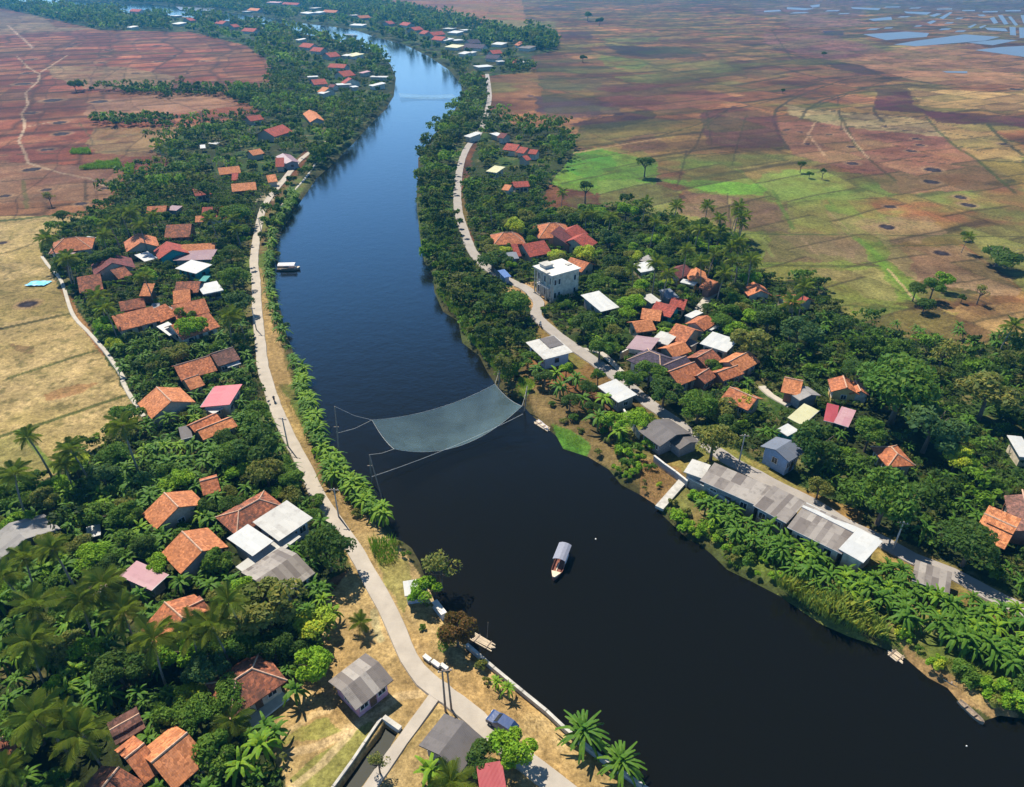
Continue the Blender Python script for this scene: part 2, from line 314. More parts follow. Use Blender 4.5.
poly('Z5', [(-700,140),(330,140),(380,180),(250,260),(190,340),(280,520),(380,660),(500,800),(560,940),(340,1180),(-700,1300)], tan, 1)
tanf = inpoly(GX, GY, np.array([p.xy[:] for p in GP('Z5', [(-700,140),(330,140),(380,180),(250,260),(190,340),(280,520),(380,660),(500,800),(560,940),(340,1180),(-700,1300)])]))
setc(tanf * np.clip((n2 - .5) * 5, 0, 1), A(158, 134, 76), .55); setc(tanf * np.clip((n3 - .52) * 6, 0, 1), A(192, 158, 112), .5); setc(tanf * np.clip((n1 - .52) * 5, 0, 1), A(166, 136, 78), .5)
poly('Z5', [(-300,420),(140,380),(250,400),(285,515),(-300,600)], A(136, 118, 52), .45, 3)
poly('J', [(-300,400),(100,265),(285,465),(100,560),(-300,640)], A(150,142,76), .6); poly('Z5', [(40,640),(130,650),(120,685),(50,680)], A(110, 74, 52), .7, 2); poly('J', [(220,70),(400,20),(500,10),(420,60),(250,95)], A(168, 106, 66), .6, 2)
for t, pts, wd, c in (('Z5',[(0,585),(290,520)],1.5,A(60,62,30)),('Z5',[(-300,640),(0,585)],1.5,A(60,62,30)),('Z5',[(30,780),(370,668)],1.1,A(76,84,36)),('J',[(-300,380),(0,285),(630,80)],1.3,A(66,80,30)),('J',[(100,255),(285,465)],1.1,A(104,128,40)),
  ('Z5',[(0,160),(340,125)],2.2,A(62,84,40)),('Z5',[(0,290),(130,250)],.8,A(100,84,54)),('Z5',[(335,0),(335,110)],1.4,A(96,70,48)),('Z5',[(90,0),(105,110)],1.6,A(120,104,58)),
  ('Z0',[(65,220),(110,265),(155,290),(150,320),(100,365),(110,410),(85,450),(100,500),(75,550),(100,610),(110,640),(240,680),(350,700),(430,740)],1.3,A(200,166,140)),('Z0',[(270,215),(160,285)],1.5,A(196,160,134)),
  ('Z0',[(30,100),(110,170),(130,190)],2.5,A(196,160,140)),('Z0',[(-100,356),(300,352)],1.2,A(80,60,48)),('Z0',[(-100,606),(0,610),(110,605),(300,600),(580,590)],1.0,A(90,82,50)),('Z0',[(0,209),(560,208),(960,212)],2.8,A(70,92,46)),('Z0',[(770,260),(1020,266)],2.5,A(60,50,40)),
  ('Z0',[(350,350),(480,262)],.8,A(90,70,56)),('Z0',[(310,480),(370,560),(330,600)],.8,A(100,86,54)),('Z0',[(100,500),(200,480)],1.2,A(190,150,124))): pline(t, pts, wd, c, .85)
for x, y, r in ((205,395,38),(390,400,33),(120,445,28),(235,482,28),(245,525,32),(185,587,27),(125,665,35),(90,330,30),(125,233,20),(110,287,22),(275,184,18),(300,172,15),(430,197,20),(410,223,20),(395,247,18),(625,242,20),(620,180,18),(150,162,12),(210,217,14),(330,128,12),(805,240,18),(680,220,16),(740,288,12),(180,745,22),(410,740,18),(20,770,26),(535,288,22)): oval('Z0', x, y, r)
for x, y, r in ((110,487,38),(10,245,18),(320,92,25)): oval('Z5', x, y, r)
# fields on the far side of the river
poly('Z3', [(355,470),(620,420),(760,430),(700,520),(660,600),(540,540),(400,490)], A(166,108,70), .8, 6)
poly('Z3', [(530,380),(860,400),(880,450),(640,450),(540,440)], A(84,66,60), .8, 6); poly('Z3', [(660,490),(860,445),(1000,430),(1000,470),(820,510),(700,500)], A(50,32,44), .9, 5)
poly('Z3', [(540,325),(740,330),(720,355),(560,350)], A(58,78,52), .7, 6); poly('Z3', [(620,125),(760,125),(760,150),(640,150)], A(66,44,56), .8, 8); poly('Z3', [(800,170),(1023,195),(1023,218),(860,205)], A(56,48,50), .8, 6)
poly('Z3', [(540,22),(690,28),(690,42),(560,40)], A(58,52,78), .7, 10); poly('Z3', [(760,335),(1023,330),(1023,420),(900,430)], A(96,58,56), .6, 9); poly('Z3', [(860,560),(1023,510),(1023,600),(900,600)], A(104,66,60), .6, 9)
poly('Z3', [(780,215),(1000,240),(940,275),(800,260)], A(96,124,46), .6, 8); poly('Z3', [(780,150),(1023,145),(1023,165),(800,165)], A(108,120,62), .6, 8); poly('Z3', [(850,300),(1023,290),(1023,330),(880,320)], A(104,116,54), .5, 8); poly('Z3', [(330,75),(620,85),(600,125),(330,125)], A(124,128,76), .6, 8)
poly('Z3', [(590,640),(680,600),(800,580),(1010,640),(1023,720),(760,760),(620,740),(560,690)], A(100,150,36), .8, 6); poly('Z3', [(610,650),(690,600),(830,610),(860,660),(720,700)], A(62,128,40), .7, 6)
poly('U', [(0,0),(180,0),(300,40),(300,140),(190,150),(0,90)], A(128,136,66), .8, 5); poly('U', [(240,0),(420,0),(650,15),(640,60),(560,60),(420,40)], A(104,158,40), .85, 5)
poly('U', [(310,40),(500,60),(680,90),(760,120),(740,205),(540,200),(430,150),(300,130)], A(124,90,74), .8, 5); poly('U', [(480,180),(640,210),(860,215),(1000,300),(1000,350),(620,340),(600,280)], A(140,148,60), .8, 5)
poly('U', [(680,215),(840,220),(1000,230),(1010,300),(820,290)], A(146,108,88), .7, 5); poly('U', [(860,340),(1100,380),(1100,520),(960,540),(860,480)], A(150,136,70), .8, 5)
poly('Z8', [(0,130),(350,130),(440,240),(0,245)], A(140,104,84), .7, 4); poly('Z8', [(0,245),(460,255),(590,410),(310,420),(200,400),(0,290)], A(142,146,62), .85, 5); poly('Z8', [(210,280),(450,270),(540,330),(540,400),(380,380)], A(176,146,100), .5, 6)
poly('Z8', [(250,0),(330,0),(560,240),(640,400),(560,400),(440,240)], A(120,142,48), .7, 5); poly('Z8', [(350,80),(640,60),(720,130),(480,190)], A(160,122,92), .6, 5)
poly('Z8', [(470,190),(780,175),(1010,350),(960,380),(560,300)], A(164,126,96), .75, 5); poly('Z8', [(780,110),(1100,90),(1100,400),(1010,350),(860,200)], A(146,140,72), .7, 5); poly('Z8', [(700,420),(1024,410),(1024,560),(800,540)], A(172,132,84), .7, 5); poly('Z8', [(540,420),(760,440),(720,560),(560,580)], A(158,142,72), .7, 5)
poly('Z4', [(150,660),(500,690),(560,760),(300,787),(0,787),(0,690)], A(122,142,58), .75, 6); poly('Z4', [(60,480),(300,480),(700,510),(980,740),(520,760),(280,650),(100,600)], A(152,96,80), .75, 6)
poly('Z4', [(70,410),(300,440),(640,465),(740,540),(320,500),(100,450)], A(162,140,100), .8, 5); poly('Z4', [(640,470),(880,490),(1024,600),(1024,700),(900,680)], A(170,136,84), .75, 5); poly('Z4', [(860,630),(1060,640),(1060,760)], A(178,140,66), .7, 5)
poly('Z4', [(560,345),(1100,372),(1100,442),(620,420)], A(190,148,92), .9, 5); poly('Z4', [(440,350),(555,350),(590,415),(640,435),(1100,465),(1100,505),(880,492),(670,482),(640,450),(440,430)], A(84,42,52), .95, 4)
poly('Z4', [(260,215),(400,200),(510,210),(380,230)], A(120,54,48), .9, 5); poly('Z4', [(230,120),(310,122),(310,138),(240,138)], A(54,46,80), .9, 5); poly('Z4', [(230,245),(360,250),(480,290),(400,296),(280,270)], A(80,56,60), .85, 5)
poly('Z4', [(280,235),(600,180),(820,170),(1024,230),(1024,340),(660,330),(500,290)], A(172,120,86), .75, 8); poly('Z4', [(0,130),(260,140),(420,180),(480,200),(250,240),(0,170)], A(140,92,88), .7, 8); poly('Z4', [(60,55),(360,70),(420,100),(100,110)], A(156,110,104), .6, 10)
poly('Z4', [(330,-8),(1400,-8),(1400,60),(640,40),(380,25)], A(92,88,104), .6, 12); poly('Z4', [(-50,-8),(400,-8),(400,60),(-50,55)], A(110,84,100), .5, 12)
dk = A(72, 62, 44)
for t, pts, wd, c in (('Z4',[(100,590),(60,530),(35,470),(50,430),(100,395),(180,360),(250,335),(330,310),(420,300)],2.0,dk),('Z4',[(145,470),(170,430),(230,395),(330,365),(400,345),(520,335),(660,335)],1.8,dk),('Z4',[(290,440),(320,490),(360,570),(430,640),(520,710)],1.6,A(92,78,46)),
  ('Z4',[(430,420),(440,450),(470,480)],2,dk),('Z4',[(640,460),(680,510),(760,580),(830,620),(900,680),(990,760)],1.8,A(80,84,40)),('Z4',[(880,490),(940,550),(1020,610)],2.2,A(60,62,36)),('Z4',[(0,170),(100,210),(250,260),(400,290),(560,310),(660,330)],2.6,dk),('Z4',[(60,265),(150,290),(330,330)],2.6,dk),
  ('Z4',[(70,410),(300,440),(640,465)],1.8,dk),('Z4',[(300,465),(680,490)],1.4,dk),('Z4',[(320,495),(700,520),(1000,560)],1.4,dk),('Z4',[(780,575),(1010,590)],1.4,dk),('Z4',[(860,630),(1100,642)],1.6,dk),('Z4',[(430,620),(870,655)],1.2,dk),('Z4',[(150,440),(330,370)],1.4,dk),('Z4',[(100,395),(310,440)],1.4,dk),('Z4',[(190,360),(350,405)],1.4,dk),('Z4',[(170,520),(240,610)],1.2,A(196,150,120)),('Z4',[(200,480),(160,560)],1.2,A(196,150,120)),('Z4',[(310,500),(410,620)],1.0,A(196,160,130)),
  ('Z4',[(0,190),(240,160),(420,180)],2.4,A(90,60,66)),('Z4',[(0,100),(250,130),(420,160)],2.6,A(90,62,70)),
  ('Z8',[(250,20),(340,130),(410,180),(480,260),(540,330),(600,400)],2.6,A(104,134,36)),('Z8',[(260,50),(350,135)],.8,A(196,160,120)),('Z8',[(0,136),(350,136),(1024,142)],.9,A(84,86,44)),('Z8',[(0,252),(460,258)],.9,A(92,100,44)),('Z8',[(500,180),(780,175)],.9,A(96,90,52)),('Z8',[(780,175),(870,240),(1010,350)],1.1,A(150,100,66)),('Z8',[(310,412),(590,428)],1.0,A(84,92,42)),('Z8',[(490,270),(600,400)],.8,A(200,164,120)),
  ('Z8',[(0,140),(20,200),(40,220)],1,A(150,150,80)),('Z8',[(150,150),(210,215)],.8,A(180,140,110)),('U',[(510,70),(530,200)],1,A(150,130,80)),('U',[(680,40),(760,190)],1.6,A(100,120,44)),('U',[(900,80),(1000,200)],1.4,A(110,130,50)),('U',[(0,110),(520,210),(1023,215)],1.0,A(92,100,50)),('U',[(610,335),(1023,340)],1.0,A(92,108,44)),
  ('Z3',[(500,80),(640,78),(1023,60)],4,A(120,124,92)),('Z3',[(590,302),(740,298)],2,A(56,44,44)),('Z3',[(640,610),(830,575),(1023,545)],1.6,A(190,150,110))): pline(t, pts, wd, c, .85)
TILES['Y'] = (512, 0, 2.0)
poly('Y', [(380,222),(450,212),(530,232),(548,292),(470,296),(385,290)], A(92,52,56), .75, 4); poly('Y', [(190,92),(330,94),(400,112),(300,118),(220,110)], A(60,50,46), .8, 6); poly('Y', [(150,176),(330,168),(470,196),(330,230),(180,210)], A(106,58,54), .7, 8); poly('Y', [(40,190),(200,206),(170,236),(60,232)], A(70,52,66), .7, 8); poly('Y', [(60,150),(190,160),(180,184),(60,180)], A(92,82,54), .7, 8)
poly('Y', [(260,118),(440,120),(470,150),(300,160)], A(104,98,50), .6, 8); poly('Y', [(340,318),(430,326),(512,376),(470,392),(350,384)], A(104,136,42), .4, 5); poly('Y', [(150,330),(260,300),(300,350),(200,386),(110,360)], A(96,126,42), .4, 5); poly('Y', [(560,392),(700,396),(760,440),(640,470),(540,440)], A(128,136,56), .5, 4); poly('Y', [(620,420),(740,440),(720,480),(650,470)], A(150,112,82), .5, 4)
for pts, wd in (([(350,312),(370,290),(385,250),(430,222),(500,205),(560,190),(620,160),(700,150)],2.2),([(440,330),(450,290),(470,230)],1.6),([(180,290),(300,270),(370,250),(440,215)],2.6),([(240,332),(360,310),(480,300)],2.2),([(430,380),(440,470)],1.0),([(500,470),(530,500)],.8),([(330,372),(350,300)],1.6),([(600,220),(720,230),(830,240)],2.4),([(560,250),(700,255),(850,262)],2.0),([(650,190),(660,260)],1.6),([(0,62),(250,50),(500,44)],6),([(180,100),(320,108),(460,100)],5),([(0,120),(200,128),(420,150)],4),([(520,60),(560,120),(640,130)],4),([(560,110),(690,130),(760,160)],3),([(640,90),(760,128)],4),([(720,170),(800,150)],3),([(390,225),(400,290)],1.6),([(470,300),(640,345),(800,350)],1.4),([(660,395),(820,400),(1000,440)],1.2),([(560,300),(700,300),(880,320)],1.5),([(590,330),(780,345)],1.2)): pline('Y', pts, wd * .55, A(62,54,38), .65)
for t, x, y, r in (('Z4',88,511,12),('Z4',143,519,13),('Z4',258,528,14),('Z4',168,565,15),('Z4',345,576,18),('Z4',348,641,26),('Z4',475,498,15),('Z4',600,545,20),('Z4',615,570,20),('Z4',580,593,22),('Z4',665,667,34),('Z4',660,715,33),('Z4',775,775,25),('Z4',940,565,20),('Z4',990,352,25),('Z8',498,25,24),('Z8',485,105,30),('Z8',700,208,30),('Z8',805,18,30),('Z8',900,258,12)): oval(t, x, y, r)
# wooded and settled land
WOODL = [(-60,-20),(-60,8),(0,8),(55,20),(100,30),(190,32),(245,45),(270,62),(272,88),(228,96),(258,108),(255,118),(195,126),(152,150),(174,162),(125,182),(112,206),(85,214),(40,245),(58,285),(78,305),(106,356),(127,398),(142,420),(100,445),(72,462),(40,482),(-200,520),(-200,900),(270,900),(290,790),(275,745),(250,735),(282,690),(272,672),(318,682),(335,640),(330,610),(318,588),(352,565),(330,525),(312,503),(300,470),(286,440),(270,400),(262,380),(255,340),(252,270),(262,215),(285,172),(305,150),(330,160),(371,124),(394,96),(397,78),(383,54),(350,46),(307,35),(228,21),(60,9)]
WOODR = [(488,110),(520,128),(562,128),(576,150),(548,185),(540,200),(548,214),(590,212),(625,203),(700,228),(748,244),(757,272),(775,280),(817,282),(842,312),(880,330),(918,340),(950,348),(1040,338),(1300,380),(1300,720),(1030,602),(960,568),(880,532),(800,484),(740,452),(690,422),(650,395),(600,360),(570,338),(540,312),(525,285),(480,258),(470,235),(464,190),(473,155),(484,130)]
STRIPR = [(449,68),(487,80),(488,100),(479,130),(464,152),(456,180),(456,212),(466,250),(492,265),(520,292),(535,320),(538,345),(520,370),(512,392),(495,380),(479,354),(461,342),(458,320),(443,311),(434,292),(433,274),(423,261),(416,200),(419,160),(446,122),(461,97)]
FARR = [(228,12.4),(263,16.2),(301,22.7),(352,28.6),(378,37.5),(403,43.7),(428,55.7),(449,69.5),(490,76),(530,72),(532,56),(556,50),(556,36),(505,34),(470,24),(440,16),(415,10),(330,-4),(230,-12),(60,-14),(60,-1)]
BELT = [(312,152),(333,148),(352,138),(371,124),(355,143),(335,163),(317,179),(302,201),(283,230),(278,246),(266,246),(270,212),(290,186)]
wp = {k: np.array([G(*p).xy[:] for p in q]) for k, q in (('L', WOODL), ('R', WOODR), ('S', STRIPR), ('F', FARR), ('B', BELT))}
for q in wp.values(): setc(inpoly(GX + (n2 - .5) * 3, GY + (n3 - .5) * 3, q).astype(float), A(58, 66, 34))
wmask = np.zeros(GX.shape, bool)
for q in wp.values(): wmask |= inpoly(GX, GY, q)
setc(wmask * np.clip((n2 - .5) * 6, 0, 1), A(60, 84, 34), .8); setc(wmask * np.clip((n3 - .62) * 7, 0, 1), A(140, 118, 78), .5)
# banks and the dry yard by the river road
bank = np.clip((11 - sdr) / 3, 0, 1) * (sdr > -2) * (GY < 300); setc(bank, A(132, 112, 72), .75); setc(bank * np.clip((n2 - .42) * 6, 0, 1), A(92, 112, 42), .8)
setc(np.clip((2.2 - sdr) / 1.2, 0, 1), A(62, 64, 38), .8)
yard = inpoly(GX, GY, np.array([G(*p).xy[:] for p in [(330,520),(345,500),(400,545),(470,640),(560,722),(660,800),(720,870),(290,900),(285,780),(262,735),(285,685),(320,675),(325,600),(352,566)]]))
setc(yard.astype(float), A(186, 152, 102)); setc(yard * np.clip((n2 - .5) * 5, 0, 1), A(164, 126, 80), .7); setc(yard * np.clip((n3 - .55) * 6, 0, 1), A(206, 172, 126), .5); setc(yard * np.clip((n1 - .5) * 5, 0, 1), A(150, 120, 70), .5)
poly('z4b', [(380,200),(540,190),(560,300),(520,480),(430,330)], A(134,130,62), .8, 2); poly('G', [(560,520),(760,440),(860,480),(560,590),(500,580)], A(132,134,58), .7, 2); poly('G', [(560,730),(860,520),(960,430),(1000,470),(780,787),(600,787)], A(132,136,60), .7, 1.5)
poly('L', [(330,420),(560,440),(480,520)], A(150,140,80), .0); poly('L', [(560,600),(760,400),(680,340),(480,640)], A(176,146,92), .6, 1)
for t, pts, wd, c in (('G',[(540,605),(720,560),(880,490),(960,420)],1.1,A(214,178,136)),('G',[(600,775),(880,500)],1.0,A(212,178,138)),('L',[(250,480),(380,410),(500,310),(640,290)],1.2,A(210,174,130)),('G',[(490,530),(680,400),(760,380)],.8,A(206,170,124)),('z4b',[(380,470),(420,600)],1.2,A(176,160,120))): pline(t, pts, wd, c, .7)
poly('zr', [(285,180),(330,200),(340,330),(390,470),(420,600),(430,680),(480,787),(340,787),(310,560),(290,330)], A(178,142,94), .85, 1); poly('K', [(480,0),(560,100),(640,260),(720,430),(820,560),(1000,770),(880,787),(760,640),(640,430),(520,160),(440,0)], A(178,142,94), .85, 1)
poly('X', [(30,400),(150,420),(300,560),(420,650),(640,700),(690,740),(560,785),(300,660),(130,540),(60,500)], A(150,122,80), .75, 2); poly('X', [(130,520),(220,560),(300,620),(270,670),(170,620)], A(96,150,44), .8, 1.5); poly('X', [(0,330),(60,350),(20,420),(-20,400)], A(122,150,48), .8, 2)
poly('z5', [(0,250),(170,280),(200,330),(80,440),(0,400)], A(158,116,76), .8, 1.5); poly('z5', [(650,370),(960,470),(940,530),(760,470)], A(164,122,72), .7, 1.5); poly('z7', [(600,190),(700,300),(860,400),(1023,480),(960,500),(700,360)], A(176,134,92), .7, 1.5); poly('z7', [(250,90),(320,140),(560,250),(640,310),(560,280),(300,160)], A(150,150,70), .7, 1.5)
poly('St', [(180,520),(430,480),(540,640),(430,760),(330,600),(200,620)], A(196,150,104), .8, 1); poly('M', [(270,760),(480,730),(560,650),(600,640),(520,790),(260,800)], A(196,176,150), .7, 1)
parcels(rightf & (GX > 20) & ~wmask & (sdr > 14), 34, 20, 17, .3, .3, A(76, 64, 42)); parcels(leftf & ~wmask, 30, 40, 23, .25, .4, A(76, 52, 38), .05); setc(tanf * np.clip((fbm(GX, GY, 1.6, 51, 2) - .62) * 9, 0, 1), A(104, 96, 52), .6)
for a_ in list(OV): oval(*a_)
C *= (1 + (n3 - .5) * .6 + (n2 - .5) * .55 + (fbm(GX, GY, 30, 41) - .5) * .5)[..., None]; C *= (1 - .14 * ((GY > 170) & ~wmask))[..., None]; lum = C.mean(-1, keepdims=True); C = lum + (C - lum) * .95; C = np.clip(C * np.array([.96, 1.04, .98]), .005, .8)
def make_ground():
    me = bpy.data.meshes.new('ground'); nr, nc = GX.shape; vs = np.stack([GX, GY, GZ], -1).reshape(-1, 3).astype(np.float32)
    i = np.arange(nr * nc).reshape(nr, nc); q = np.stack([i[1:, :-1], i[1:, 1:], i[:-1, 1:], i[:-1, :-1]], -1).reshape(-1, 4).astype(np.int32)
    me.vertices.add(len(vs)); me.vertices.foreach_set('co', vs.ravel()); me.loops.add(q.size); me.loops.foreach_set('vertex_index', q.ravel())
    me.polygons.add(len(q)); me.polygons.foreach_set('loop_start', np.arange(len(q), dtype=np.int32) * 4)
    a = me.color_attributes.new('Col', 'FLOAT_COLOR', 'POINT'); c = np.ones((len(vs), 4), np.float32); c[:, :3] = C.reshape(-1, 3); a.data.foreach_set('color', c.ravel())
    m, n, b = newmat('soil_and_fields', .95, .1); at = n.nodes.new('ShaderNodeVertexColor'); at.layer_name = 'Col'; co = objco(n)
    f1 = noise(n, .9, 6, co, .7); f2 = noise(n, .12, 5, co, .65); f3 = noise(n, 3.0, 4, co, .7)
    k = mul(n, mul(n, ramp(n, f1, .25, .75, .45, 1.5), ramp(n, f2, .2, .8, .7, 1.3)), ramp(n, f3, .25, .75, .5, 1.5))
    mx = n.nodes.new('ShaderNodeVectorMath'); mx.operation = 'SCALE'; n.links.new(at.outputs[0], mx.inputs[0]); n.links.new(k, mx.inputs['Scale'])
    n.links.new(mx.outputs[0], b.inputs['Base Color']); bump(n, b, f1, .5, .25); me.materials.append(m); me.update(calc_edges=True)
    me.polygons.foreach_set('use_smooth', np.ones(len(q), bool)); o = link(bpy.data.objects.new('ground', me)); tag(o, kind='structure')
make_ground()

# ---------------------------------------------------------------- water
def water_mat(name, deep, rough, ws, wd):
    m, n, b = newmat(name, rough, .5); b.inputs['Base Color'].default_value = (*deep, 1); b.inputs['IOR'].default_value = 1.33; co = objco(n)
    h = mul(n, noise(n, .35, 5, co, .6), mul(n, noise(n, 1.3, 5, co, .65), .55), 'ADD'); bump(n, b, h, ws, wd); return m
WATER = water_mat('river_water', (.0044, .0047, .0038), .12, .19, .3)
MB().add([(-2500, 20, -1), (700, 20, -1), (700, 3500, -1), (-2500, 3500, -1)], [(0, 1, 2, 3)]).build('river', WATER)['kind'] = 'structure'
PONDW = water_mat('pond_water', (.085, .095, .105), .4, .2, .2)
for pts in ([(390,135),(560,124),(650,130),(640,145),(480,158)],[(510,175),(600,160),(790,135),(930,145),(870,160),(600,182)],[(830,197),(930,185),(1100,176),(1100,228),(1024,224)],[(800,168),(930,155),(1000,158),(900,178)],[(650,62),(680,52),(700,54),(670,66)],[(690,70),(730,48),(742,49),(705,76)],[(640,88),(665,80),(680,82),(655,95)],[(888,72),(905,66),(922,90),(905,94)],[(920,60),(938,58),(962,94),(945,97)],[(960,66),(972,64),(1000,98),(988,102)],[(800,106),(830,94),(838,96),(812,110)],[(845,106),(870,98),(876,101),(852,112)],[(870,108),(950,112),(960,124),(880,118)],[(966,106),(990,106),(992,140),(968,138)],[(1003,108),(1060,108),(1060,146),(1006,150)],[(410,75),(500,66),(505,78),(430,82)],[(0,42),(60,38),(70,44),(0,48)],[(550,45),(660,48),(640,58),(560,52)],[(180,22),(220,16),(218,26),(190,30)],[(340,28),(460,32),(450,40),(350,34)],[(90,28),(200,34),(160,40),(90,36)],[(700,280),(800,280),(800,288),(720,286)],*[[(x,y),(x+w_,y-1),(x+w_+s_,y+h_),(x+s_,y+h_+1)] for x,y,w_,h_,s_ in ((420,112,40,5,-20),(480,108,30,4,-10),(540,64,40,4,-16),(600,100,24,4,-10),(720,88,30,4,-12),(760,70,26,4,-10),(840,58,24,5,10),(1010,60,30,30,10),(250,40,50,4,-10),(300,52,40,3,-10),(120,48,60,4,-20),(480,26,60,3,-10),(580,30,40,3,-10),(680,34,60,3,0),(780,40,50,3,0),(860,44,60,4,0),(950,40,60,4,0),(700,112,40,5,-14),(760,120,36,5,-10))]):
    q = GP('Z4', pts, .12); MB().add(q, [tuple(range(len(q)))]).build('pond', PONDW)['kind'] = 'structure'
q = [Vector((x, y, -.9)) for x, y in canal]; MB().add(q, [tuple(range(len(q)))]).build('ditch_water', water_mat('ditch_water', (.012, .014, .008), .6, .1, .1))['kind'] = 'structure'
q = [G(*p, .1) for p in ((176,6.5),(215,8.5),(210,11),(180,10))]; MB().add(q, [(0, 1, 2, 3)]).build('pond', PONDW)['kind'] = 'structure'

# ---------------------------------------------------------------- roads and paths
PROTECT = []                                                    # ground points that stay open: roads, yards, roofs
def ribbon(name, pts, wd, mat, z=.06, prot=True):
    pts = [Vector(p) for p in pts]; fine = []
    for i in range(len(pts) - 1):                               # smooth the bends
        p0, p1, p2, p3 = pts[max(i - 1, 0)], pts[i], pts[i + 1], pts[min(i + 2, len(pts) - 1)]
        m = max(2, int((p2 - p1).length / 2.0))
        for k in range(m):
            t = k / m; fine.append(.5 * ((2 * p1) + (p2 - p0) * t + (2 * p0 - 5 * p1 + 4 * p2 - p3) * t * t + (3 * p1 - p0 - 3 * p2 + p3) * t ** 3))
    fine.append(pts[-1]); mb = MB(); vs = []; n = len(fine)
    for i, p in enumerate(fine):
        d = (fine[min(i + 1, n - 1)] - fine[max(i - 1, 0)]); d.z = 0; d.normalize(); s = Vector((-d.y, d.x, 0)); j = 1 + rnd.uniform(-.06, .06)
        for o_, z_ in ((-wd / 2 - .12, -.25), (-wd / 2, z), (wd / 2, z), (wd / 2 + .12, -.25)): q = p + s * o_ * j; vs.append((q.x, q.y, z_))
        if prot and p.y < 225: PROTECT.append((p.x, p.y))
    mb.add(vs, [(i * 4 + k, i * 4 + 4 + k, i * 4 + 5 + k, i * 4 + 1 + k) for i in range(n - 1) for k in range(3)])
    o = mb.build(name, mat); o['kind'] = 'structure'; return fine
def road_mat(name, c):
    m, n, b = newmat(name, .9, .2); co = objco(n); f = noise(n, .35, 6, co, .65); g = noise(n, 6, 3, co)
    base = mixc(n, ramp(n, f, .3, .72), tuple(x * .72 for x in c), c); base = mixc(n, ramp(n, g, .3, .7, 0, .3), base, tuple(x * .75 for x in c))
    n.links.new(base, b.inputs['Base Color']); bump(n, b, g, .3, .03); return m
ROADM = road_mat('worn_concrete_road', (.42, .37, .31)); ROADG = road_mat('dusty_asphalt_road', (.33, .30, .275)); PATHM = road_mat('path_concrete', (.46, .42, .36))
lroad = [(330,140),(312,151),(299,161),(286,177),(266,203),(259,225),(254,259),(256,281),(257,308),(260,340),(263,367),(268,384),(273,400),(278,413),(290,439),(299,456),(309,476),(316,492),(331,515),(347,538),(358,555),(372,581),(386,606),(398,632),(409,658),(425,679),(441,691),(457,703),(477,719),(492,735),(515,753),(540,772),(562,789),(600,820),(680,890)]
ROADL = ribbon('road', [G(*p) for p in lroad], 2.45, ROADM, .08)
rroad = [(487,74),(489,88),(489,102),(481,130),(469,145),(462,160),(458,182),(458,208),(465,233),(473,252),(488,268),(512,282),(527,289),(539,303),(536,315),(555,333),(574,347),(607,370),(632,389),(651,405),(670,418),(689,432),(731,461),(757,475),(781,488),(809,502),(851,527),(883,542),(914,559),(953,574),(986,592),(1024,611),(1120,655),(1300,740)]
ROADR = ribbon('road', [G(*p) for p in rroad], 3.0, ROADG, .08)
ribbon('path', [G(*p) for p in ((434,697),(413,726),(392,755),(372,784),(340,830))], 1.5, ROADM, .05)
ribbon('path', GP('Z5', [(165,300),(190,335),(240,395),(285,525),(350,600),(420,680),(490,785)]), .8, PATHM, .05)
ribbon('path', GP('J', [(625,0),(660,70),(735,185)]), .8, PATHM, .05)
ribbon('path', GP('M', [(560,860),(620,780),(700,690),(760,620),(810,550),(825,520)]), .7, PATHM, .08, False)
ribbon('path', GP('z5', [(640,25),(560,-20),(520,-60)]), 1.5, PATHM, .05)
ribbon('path', [G(*T_('V', x, y)) for x, y in ((650,520),(600,470),(640,380),(700,300),(720,250))], 1.2, PATHM, .05)
ribbon('path', [G(*T_('T', x, y)) for x, y in ((610,560),(670,480),(720,430),(760,390))], 2.2, PATHM, .05)
ribbon('path', [G(*p) for p in ((578,349),(600,352),(622,372))], 1.3, PATHM, .05)
ribbon('terrace', [G(*T_('G', x, y)) for x, y in ((320,490),(430,400),(540,312))], 1.5, CONCP, .12)

# ---------------------------------------------------------------- houses
HOUSES = []          # (label, centre, L, W, rot, height)
def roof_profile(mb, L, prof, th, seg):
    """extrude a roof cross-section (list of (y,z), left eave to right eave) along x; both sides and ends closed"""
    n = len(prof); vs = []; xs = [-L / 2 + L * i / seg for i in range(seg + 1)]
    for x in xs:
        for y, z in prof: vs.append((x, y, z + rnd.uniform(-.035, .035)))
        for y, z in prof: vs.append((x, y, z - th))
    fs = []; m = 2 * n
    for i in range(seg):
        a, b = i * m, (i + 1) * m
        for k in range(n - 1): fs += [(a + k, b + k, b + k + 1, a + k + 1), (a + n + k, a + n + k + 1, b + n + k + 1, b + n + k)]
        fs += [(a, a + n, b + n, b), (a + n - 1, b + n - 1, b + 2 * n - 1, a + 2 * n - 1)]
    for a, fl in ((0, 1), (seg * m, 0)):
        for k in range(n - 1):
            f = (a + k, a + k + 1, a + n + k + 1, a + n + k); fs.append(f if fl else f[::-1])
    mb.add(vs, fs)
